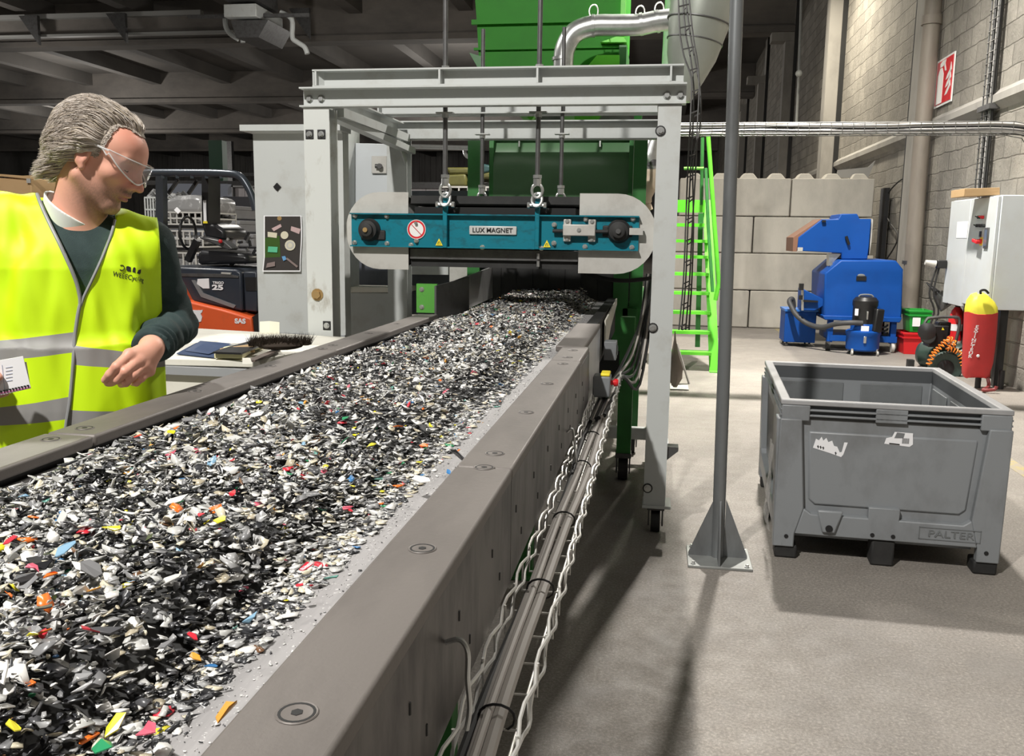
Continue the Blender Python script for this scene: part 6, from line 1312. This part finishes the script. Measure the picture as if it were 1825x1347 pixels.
m,t,b=nt('skin'); at_=N(t,'Attribute'); at_.attribute_name='tone'; t.links.new(at_.outputs['Color'],b.inputs['Base Color']); b.inputs['Roughness'].default_value=.52; b.inputs['Subsurface Weight'].default_value=.12; b.inputs['Subsurface Radius'].default_value=(.02,.008,.004); b.inputs['Subsurface Scale'].default_value=.3; bump(t,b,noise(t,coords(t),400,3),.12,.002); skm=m
link('body',me,skm,pr,smooth=180)
# sweater, trousers
V,Q=mesh_sdf(sweater_sdf,(-2.15,1.62,.88),(-.88,2.75,1.75),.0045)
swt=mat('dark_green_knit',(.017,.036,.036),.85,dirt=(.03,.055,.055),damt=.6,dscale=30,bmp=.5,bscale=500)
link('sweater',qmesh('sweater',V,Q),swt,pr,smooth=180)
V,Q=mesh_sdf(lambda p: np.maximum(smin(legs(p),torso_sdf(p,-.005),.05)-.012,np.maximum(p[:,2]-1.0,.06-p[:,2])),(-1.9,1.85,.0),(-.95,2.6,1.05),.012)
link('trousers',qmesh('trousers',V,Q),mat('dark_denim',(.02,.025,.04),.8),pr,smooth=180)
for s in (-1,1):
    c_=CM+Rv*(s*.13+ucb)-Fv*.045; V,Q=mesh_sdf(lambda p: np.maximum(ell(p,c_+Uz*.045,(.065,.17,.075),np.stack([Rv,Fv,Uz],1)),.0-p[:,2]+.001),tuple(c_-[.25,.25,.02]),tuple(c_+[.25,.25,.2]),.012)
    link('shoe',qmesh('shoe',V,Q),black,pr,smooth=180)
# vest
nk=[L(62,338,-.0),L(207,388,-.0),L(143,545,-.15)]
def vest_full(p): return vest_sdf(p,False)
def vest_sdf(p,cut=True):
    d=torso_sdf(p,.020)+folds(p*np.array([1.3,1.3,.4]),2.0)
    u=(p-CM)@Rv; v=(p-CM)@Fv; z=p[:,2]
    # flared lower part
    d=smin(d,np.maximum(tors(p,.026)+.003*np.sin(u*60+1),z-1.25),.05)
    sh=.215
    d=np.maximum(d,np.abs(u-ucb)-sh)
    # arm holes
    d=smax(d,-(cap(p,SR+Rv*.03,ER,.052,.05)),.004); d=smax(d,-(cap(p,SL-Rv*.03,EL,.052,.05)),.004)
    if not cut: return d
    d=np.maximum(d,-cap(p,NB-Uz*.02,NT,.073,.075))
    uu=lambda P_: float((P_-CM)@Rv)
    zt=float(VB[2]); k=(z-zt)
    lft=np.interp(z,[VB[2],VMz[2],VM1[2],VM0[2],VL[2],VL[2]+.1],[uu(VB),uu(VMz),uu(VM1),uu(VM0),uu(VL),uu(VL)-.02]); rgt=np.interp(z,[VB[2],VM2[2],VR[2],VR[2]+.1],[uu(VB),uu(VM2),uu(VR),uu(VR)])
    vn=np.maximum(np.maximum(lft-u,u-rgt),np.maximum(zt-z,v-.03)); d=np.maximum(d,-vn)
    return np.maximum(d,.985-z)
LF=-.12
VL,VR,VB=L(62,345,-.06),L(206,392,-.06),L(144,541,-.145); VM1=L(119,460,-.135); VM0=L(91,402,-.1); VMz=L(137,506,-.14); VM2=L(178,462,-.135)
V,Q=mesh_sdf(vest_sdf,(-2.0,1.80,.96),(-.98,2.65,1.75),.0040)
vme=qmesh('safety_vest',V,Q)
def hit(px,py,f=vest_sdf,t0=1.5,off=.0):
    e=np.array(EYE); d=np.array(RT*((px-W/2)/F)-UP*((py-HH/2)/F)+fw); d/=np.linalg.norm(d); t=t0
    for _ in range(90):
        s=float(f((e+d*t)[None])[0])-off
        t+=s*.7
        if abs(s)<2e-4: break
    return e+d*t
uz=lambda p:(float((p-CM)@Rv),float(p[2]))
# band lines, one fit for each side of the zip
def fit(a,b_): (u1,z1),(u2,z2)=uz(hit(*a)),uz(hit(*b_)); k=(z2-z1)/(u2-u1); return z1-k*u1,k
BL=[fit((8,606),(122,593)),fit((8,642),(122,629)),fit((8,725),(118,708)),fit((8,758),(112,748))]
BR=[fit((142,617),(200,624)),fit((142,651),(182,654)),fit((130,731),(190,733)),fit((128,760),(180,760))]
(zu1,zz1),(zu2,zz2)=uz(hit(133,580)),uz(hit(121,740)); kz=(zu2-zu1)/(zz2-zz1)
m,t,b=nt('high_visibility_yellow'); tc=t.nodes.new('ShaderNodeTexCoord'); ge=tc.outputs['Object']
def dot(v_,c_): n=N(t,'VectorMath',operation='DOT_PRODUCT'); t.links.new(v_,n.inputs[0]); n.inputs[1].default_value=tuple(c_); return n.outputs['Value']
def mth(op,a,b__=None,c_=None):
    n=N(t,'Math',operation=op)
    for s_,v_ in zip(n.inputs,(a,b__,c_)):
        if v_ is None: continue
        if hasattr(v_,'links'): t.links.new(v_,s_)
        else: s_.default_value=v_
    return n.outputs[0]
U_=mth('SUBTRACT',dot(ge,Rv),float(CM@Rv)); Z_=dot(ge,Uz)
def masks(Bs):
    out=None
    for (c1,k1),(c2,k2) in ((Bs[0],Bs[1]),(Bs[2],Bs[3])):
        top=mth('SUBTRACT',mth('MULTIPLY_ADD',U_,k1,c1),Z_); bot=mth('SUBTRACT',Z_,mth('MULTIPLY_ADD',U_,k2,c2)); mm=mth('MULTIPLY',mth('GREATER_THAN',top,0.),mth('GREATER_THAN',bot,0.)); out=mm if out is None else mth('MAXIMUM',out,mm)
    return out
sd=mth('GREATER_THAN',U_,mth('MULTIPLY_ADD',Z_,kz,zu1-kz*zz1)); mk_=mth('ADD',mth('MULTIPLY',sd,masks(BR)),mth('MULTIPLY',mth('SUBTRACT',1.,sd),masks(BL)))
t.links.new(mixc(t,mk_,(.60,.89,.0),(.27,.265,.26)),b.inputs['Base Color']); b.inputs['Roughness'].default_value=.6; bump(t,b,noise(t,coords(t),900,2),.12,.001)
vest=link('safety_vest',vme,m,pr,smooth=180)
# trims
trm=mat('grey_binding',(.24,.245,.25),.5)
def trim(pts,r=.0042,nm='vest_trim',mm=trm,off=.001): 
    L_=[Vector(hit(x,y,vest_full,off=off)) for x,y in pts]; return ob(nm,MB().tube(smoothpath(L_,3),r,8),mm,vest)
trim([(66,346),(72,362),(82,385),(93,408),(105,432),(117,458),(128,482),(137,506),(142,528),(143,541)],.0046)
trim([(205,392),(198,418),(188,445),(175,475),(162,503),(150,528),(144,545)],.0036)
trim([(143,541),(139,560),(136,580),(133,605),(131,640),(128,680),(124,720),(119,750),(116,775)],.0046)
# printed badge on the chest
def onv(px,py): return Vector(hit(px,py,vest_full,off=.0006))
def patch(pts,mm=ink,nm='printed_logo'):
    q_=MB(); q_.add([onv(x,y) for x,y in pts],[tuple(range(len(pts)))]); return ob(nm,q_,mm,vest)
q_=MB(); pts=[onv(217+4.6*math.cos(a),477+4.6*math.sin(a)) for a in [(-2.2+4.6*k/12) for k in range(13)]]; q_.tube(pts,.0011,5); ob('printed_logo',q_,ink,vest)
patch([(225,475),(228,474),(233,476),(233.5,484),(228,483.5),(225,481)]); patch([(237,478),(239,476),(241.5,477),(241,486),(236,484.5)]); patch([(245,485),(247,481),(251.5,480),(251,486),(249,489),(244,487)])
cA,cB=onv(201,489),onv(259,501); cC=onv(230,494)
lt=text('WEEECycling',.0175,cC-Vector(Fv)*.001,(cB-cA),(onv(232,484)-onv(228,504)),ink,vest,name='printed_lettering',ext=.0004,sx=.86)
co=np.array([v.co for v in lt.data.vertices]); z0_=np.array([1,0,0])
for _ in range(4):
    g_=np.stack([(vest_full(co+np.eye(3)[i_]*1e-3)-vest_full(co-np.eye(3)[i_]*1e-3))/2e-3 for i_ in range(3)],1); g_/=np.linalg.norm(g_,axis=1)[:,None]; co=co-g_*(vest_full(co)-.0007)[:,None]
lt.data.vertices.foreach_set('co',co.astype(np.float32).ravel()); lt.data.update()
# collar
def collar_sdf(p):
    d=np.abs(cap(p,NB-Uz*.03,NT-(NT-NB)*.15,.072,.077))-.0035
    n=(NT-NB)/np.linalg.norm(NT-NB); hgt=(p-NB)@n; u=(p-CM)@Rv
    return np.maximum(np.maximum(d,hgt-np.maximum(.012,.022-.34*(u-float((NB-CM)@Rv)))),-.05-hgt)
V,Q=mesh_sdf(collar_sdf,tuple(NB-.16),tuple(NB+.16),.002); col_=link('shirt_collar',qmesh('shirt_collar',V,Q),mat('shirt_white',(.78,.80,.76),.7),pr,smooth=180)
c_=Vector(hit(106,370,lambda p:collar_sdf(p),1.9)); ob('button',MB().sph(c_,.006,(1,1,1)),cream,col_)
# eyes and goggles
for s in (-1,1):
    e_=ob('eye',MB().sph(hw(.0722,s*.033,.022),.0120*HS,n=16),mat('eye_white',(.7,.66,.62),.2),pr); g_=hw(.0722,s*.033,.022)+(Hf*.8-Hu*.55)/np.linalg.norm(Hf*.8-Hu*.55)*.0105*HS; ob('lash_line',MB().tube([hw(.0865-.25*abs(k*.0042)*1.6,s*(.034+k*.0042),.0145+.0010*abs(k)) for k in (-2.6,-1.5,-.5,.5,1.5,2.6)],.0011,5),mat('lash_brown',(.05,.03,.02),.6),e_)
m,t,b=nt('clear_lens'); b.inputs['Base Color'].default_value=(.45,.45,.45,1); b.inputs['Roughness'].default_value=.06; b.inputs['Alpha'].default_value=.16; b.inputs['Specular IOR Level'].default_value=1.0; b.inputs['Coat Weight'].default_value=.6; lens=m
q_=MB(); nu,nv=28,7; top=[];rim1=[];rim2=[]
def gp_(th,w_,o=0.): # th -1..1 around, w_ 0..1 height
    a=th*1.42; s=(.080+o)*math.sin(a)*1.02; f=.030+(.090+o)*max(math.cos(a),0.)**.85; lowr=-.003+.040*abs(th)**2.2+.014*math.exp(-(th/.12)**2); hi_=.050-.006*abs(th)**2; return hw(f-.004*w_,s,lowr+(hi_-lowr)*w_)
vs=[gp_(-1+2*i/nu,j/nv) for i in range(nu+1) for j in range(nv+1)]+[gp_(-1+2*i/nu,j/nv,-.0018) for i in range(nu+1) for j in range(nv+1)]
o_=(nu+1)*(nv+1); fs=[(i*(nv+1)+j,(i+1)*(nv+1)+j,(i+1)*(nv+1)+j+1,i*(nv+1)+j+1) for i in range(nu) for j in range(nv)]; fs+=[tuple(o_+k for k in reversed(f)) for f in fs]
q_.add(vs,fs); gl=ob('safety_glasses',q_,lens,pr,smooth=60)
rimm=mat('clear_rim',(.8,.8,.8),.1,alpha=.55,spec=1)
q_=MB().tube([gp_(-1+2*i/nu,1,.0005) for i in range(nu+1)],.0016,6).tube([gp_(-1+2*i/nu,0,.0005) for i in range(nu+1)],.0018,6); ob('lens_rim',q_,rimm,gl)
for s in (-1,1): ob('temple_arm',MB().tube([gp_(s,.75),hw(.030,s*.083,.040),hw(-.01,s*.082,.035),hw(-.03,s*.078,.02)],.0028,6).tube([gp_(s,.1),hw(.045,s*.082,.03),hw(.028,s*.083,.040)],.002,6),rimm,gl)
# hair: scalp cap plus strands
def hairline(q):  # >0 where hair grows
    f,s,u=q[:,0],np.abs(q[:,1]),q[:,2]
    front=.028+.035*np.clip(1-(s/.040)**2,0,1)   # widow peak in the middle, receding temples
    top=(front-f)*1.0+np.clip(u-.10,0,1)*1.2
    tmp=np.where(u<.075,(.030-.15*np.clip(.05-u,0,.1))-f,top)
    ear=np.where((f>-.026)&(f<.04),(u-.010),np.where(f<=-.026,u+.080,1))
    return np.minimum(tmp,ear)
def skull(q): 
    d=ell(q,(-.014,0,.042),(.096,.077,.079)); return smin(d,ell(q,(.034,0,.054),(.060,.062,.052)),.03)
def cap_sdf(p):
    q=hl(p); hl_=np.clip(hairline(q)/.055,0,1)**1.5; t_=.001+hl_*(.006+.005*np.clip((-q[:,0])/.08,0,1)); r=.0035*np.sin(q[:,1]*330+60*q[:,2]+5*np.sin(q[:,0]*60))*1.0+.002*snoise(q,90)
    d=skull(q)-t_-r; return np.maximum(d,(.012-hairline(q))*.8)*HS
V,Q=mesh_sdf(cap_sdf,tuple(HC-.22),tuple(HC+.24),.003)
m,t,b=nt('grey_hair'); at_=N(t,'Attribute'); at_.attribute_name='tone'; t.links.new(at_.outputs['Color'],b.inputs['Base Color']); b.inputs['Roughness'].default_value=.6; b.inputs['Specular IOR Level'].default_value=.3; hm_=m
hme=qmesh('hair',V,Q); r=np.random.default_rng(4); vcol(hme,np.tile([.38,.33,.28],(len(V),1))); hair=link('hair',hme,hm_,pr,smooth=180)
ns,nk_=14000,12; VV=[];CC=[];FF=[]; r=np.random.default_rng(8); made=0
dirs=r.normal(0,1,(26000,3)); dirs/=np.linalg.norm(dirs,axis=1)[:,None]; c0_=np.array([-.005,0,.05])
rt_=c0_+dirs*.06
for _ in range(14): rt_=rt_-(skull(rt_)-.010)[:,None]*-1*0+dirs*(-(skull(rt_)-.003))[:,None]*.9
ok=(hairline(rt_)>-.001)&(dirs[:,2]>-.75); rt_=rt_[ok][:ns]; n=len(rt_)
def nrm(q):
    e=1e-3; g=np.stack([(skull(q+np.eye(3)[i]*e)-skull(q-np.eye(3)[i]*e)) for i in range(3)],1); return g/(np.linalg.norm(g,axis=1)[:,None]+1e-9)
p=rt_.copy(); P_=[p.copy()]; lenf=r.uniform(.06,.10,n)+.016*(rt_[:,2]<.02); st=lenf/(nk_-1); lay=r.uniform(.002,.014,n); ph=r.uniform(0,6,n); clump=np.sin(rt_[:,1]*150+rt_[:,2]*90)
for k in range(nk_-1):
    t_=(k+1)/(nk_-1); fl=np.stack([-1.0-0*p[:,0],.25*np.sign(p[:,1])*np.clip(p[:,2]-.06,0,.1)*12+.0*p[:,1],-.25-1.1*np.clip(-p[:,0]-.03,0,.08)*12-.9*np.clip(.07-p[:,2],0,.1)*4*(p[:,0]<.0)],1)
    low=np.clip((.03-p[:,2])/.05,0,1)*np.clip((-p[:,0]-.005)/.04,0,1); fl[:,2]-=low*.9; fl[:,0]+=low*(.75-2.4*t_**2); fl[:,1]+=low*.5*np.sign(p[:,1])
    fl+=.30*np.stack([np.sin(ph+k*.7),np.cos(ph*1.3+k*.6),np.sin(clump*3+k*.8)],1)
    nn=nrm(p); free=np.clip((-.035-p[:,2])/.03,0,1)[:,None]; fl-=nn*(fl*nn).sum(1)[:,None]*(1-free); fl/=np.linalg.norm(fl,axis=1)[:,None]; p=p+fl*st[:,None]
    tgt=min(1,.42+t_*2.4)*(.014+.008*np.clip(-p[:,0]/.08,0,1))*np.clip(hairline(p)/.03+.25,.3,1)+lay*t_+.020*low*t_+.012*np.clip(1-np.abs(p[:,0]+.01)/.03,0,1)*(p[:,2]<.05)-.010*(1-np.clip(hairline(p)/.03,0,1))*(k<3); p=p+nn*((tgt-skull(p))*.5)[:,None]*(1-free); P_.append(p.copy())
P_=np.stack(P_,1) # n,nk,3
Wd=HC+HS*(P_[...,0:1]*Hf+P_[...,1:2]*Hs+P_[...,2:3]*Hu)
tan=np.gradient(Wd,axis=1); tan/=np.linalg.norm(tan,axis=2)[...,None]; out=Wd-HC; sdv=np.cross(tan,out); sdv/=np.linalg.norm(sdv,axis=2)[...,None]+1e-9; upv=np.cross(sdv,tan)
wd=(.0014*np.sin(np.linspace(.5,PI*.97,nk_))**.7)[None,:,None]*r.uniform(.6,1.4,n)[:,None,None]
A_=Wd-sdv*wd; B_=Wd+sdv*wd; C_=Wd+upv*wd*.8
Vh=np.stack([A_,B_,C_],2).reshape(-1,3); base=(np.arange(n)[:,None]*nk_+np.arange(nk_-1)[None]).reshape(-1)*3
Qh=np.concatenate([np.stack([base+a,base+(a+1)%3,base+3+(a+1)%3,base+3+a],1) for a in range(3)])
tone=r.choice(5,n,p=[.30,.30,.2,.1,.1]); tc_=np.array([[.50,.44,.385],[.43,.37,.315],[.60,.55,.50],[.33,.275,.22],[.48,.41,.31]])[tone]
lowm=np.clip((.0-rt_[:,2])/.06,0,1)[:,None]; tc_=tc_*(1-.4*lowm)+np.array([.50,.42,.29])*.4*lowm
sm=qmesh('hair_strands',Vh,Qh); vcol(sm,np.repeat(tc_,nk_*3,axis=0)); link('hair_strand_layer',sm,hm_,hair,smooth=180)
# notebook
nb=root('notebook',tuple(L(20,680,-.26)),'small white notebook held against the vest at the man side, pages filled with faint writing','notebook')
nb['label']='small white notebook with faint pencil notes held in front of the vest'
def nbp(x,y,o=0.): return tuple(L(x,y,-.262-.02*(x/60)+o))
ob('pages',MB().prism([nbp(-45,650),nbp(41,635),nbp(55,692),nbp(-35,712)],tuple(Fv*.006)),paper,nb); ob('back_page',MB().prism([nbp(-40,655,.008),nbp(47,645,.008),nbp(54,688,.008),nbp(-30,708,.008)],tuple(Fv*.004)),paper,nb)
ob('pink_edge',MB().prism([nbp(-33,706,-.001),nbp(54,689,-.001),nbp(54.5,691,-.001),nbp(-33,709,-.001)],tuple(Fv*.001)),mat('pink_ink',(.6,.2,.4),.6),nb)
q_=MB()
for i in range(16): q_.obox(nbp(-30+5.3*i,704-1.12*i,-.002),(.004,.003,.0035))
ob('spiral_binding',q_,ink,nb); q_=MB(); q_.prism([nbp(3,650,-.001),nbp(4,650,-.001),nbp(9,698,-.001),nbp(8,698,-.001)],tuple(Fv*.0005)); 
for i in range(5): q_.prism([nbp(10,655+6*i,-.001),nbp(22,653+6*i,-.001),nbp(22,653.8+6*i,-.001),nbp(10,655.8+6*i,-.001)],tuple(Fv*.0005))
ob('pencil_note',q_,mat('pencil',(.45,.5,.62),.7),nb)
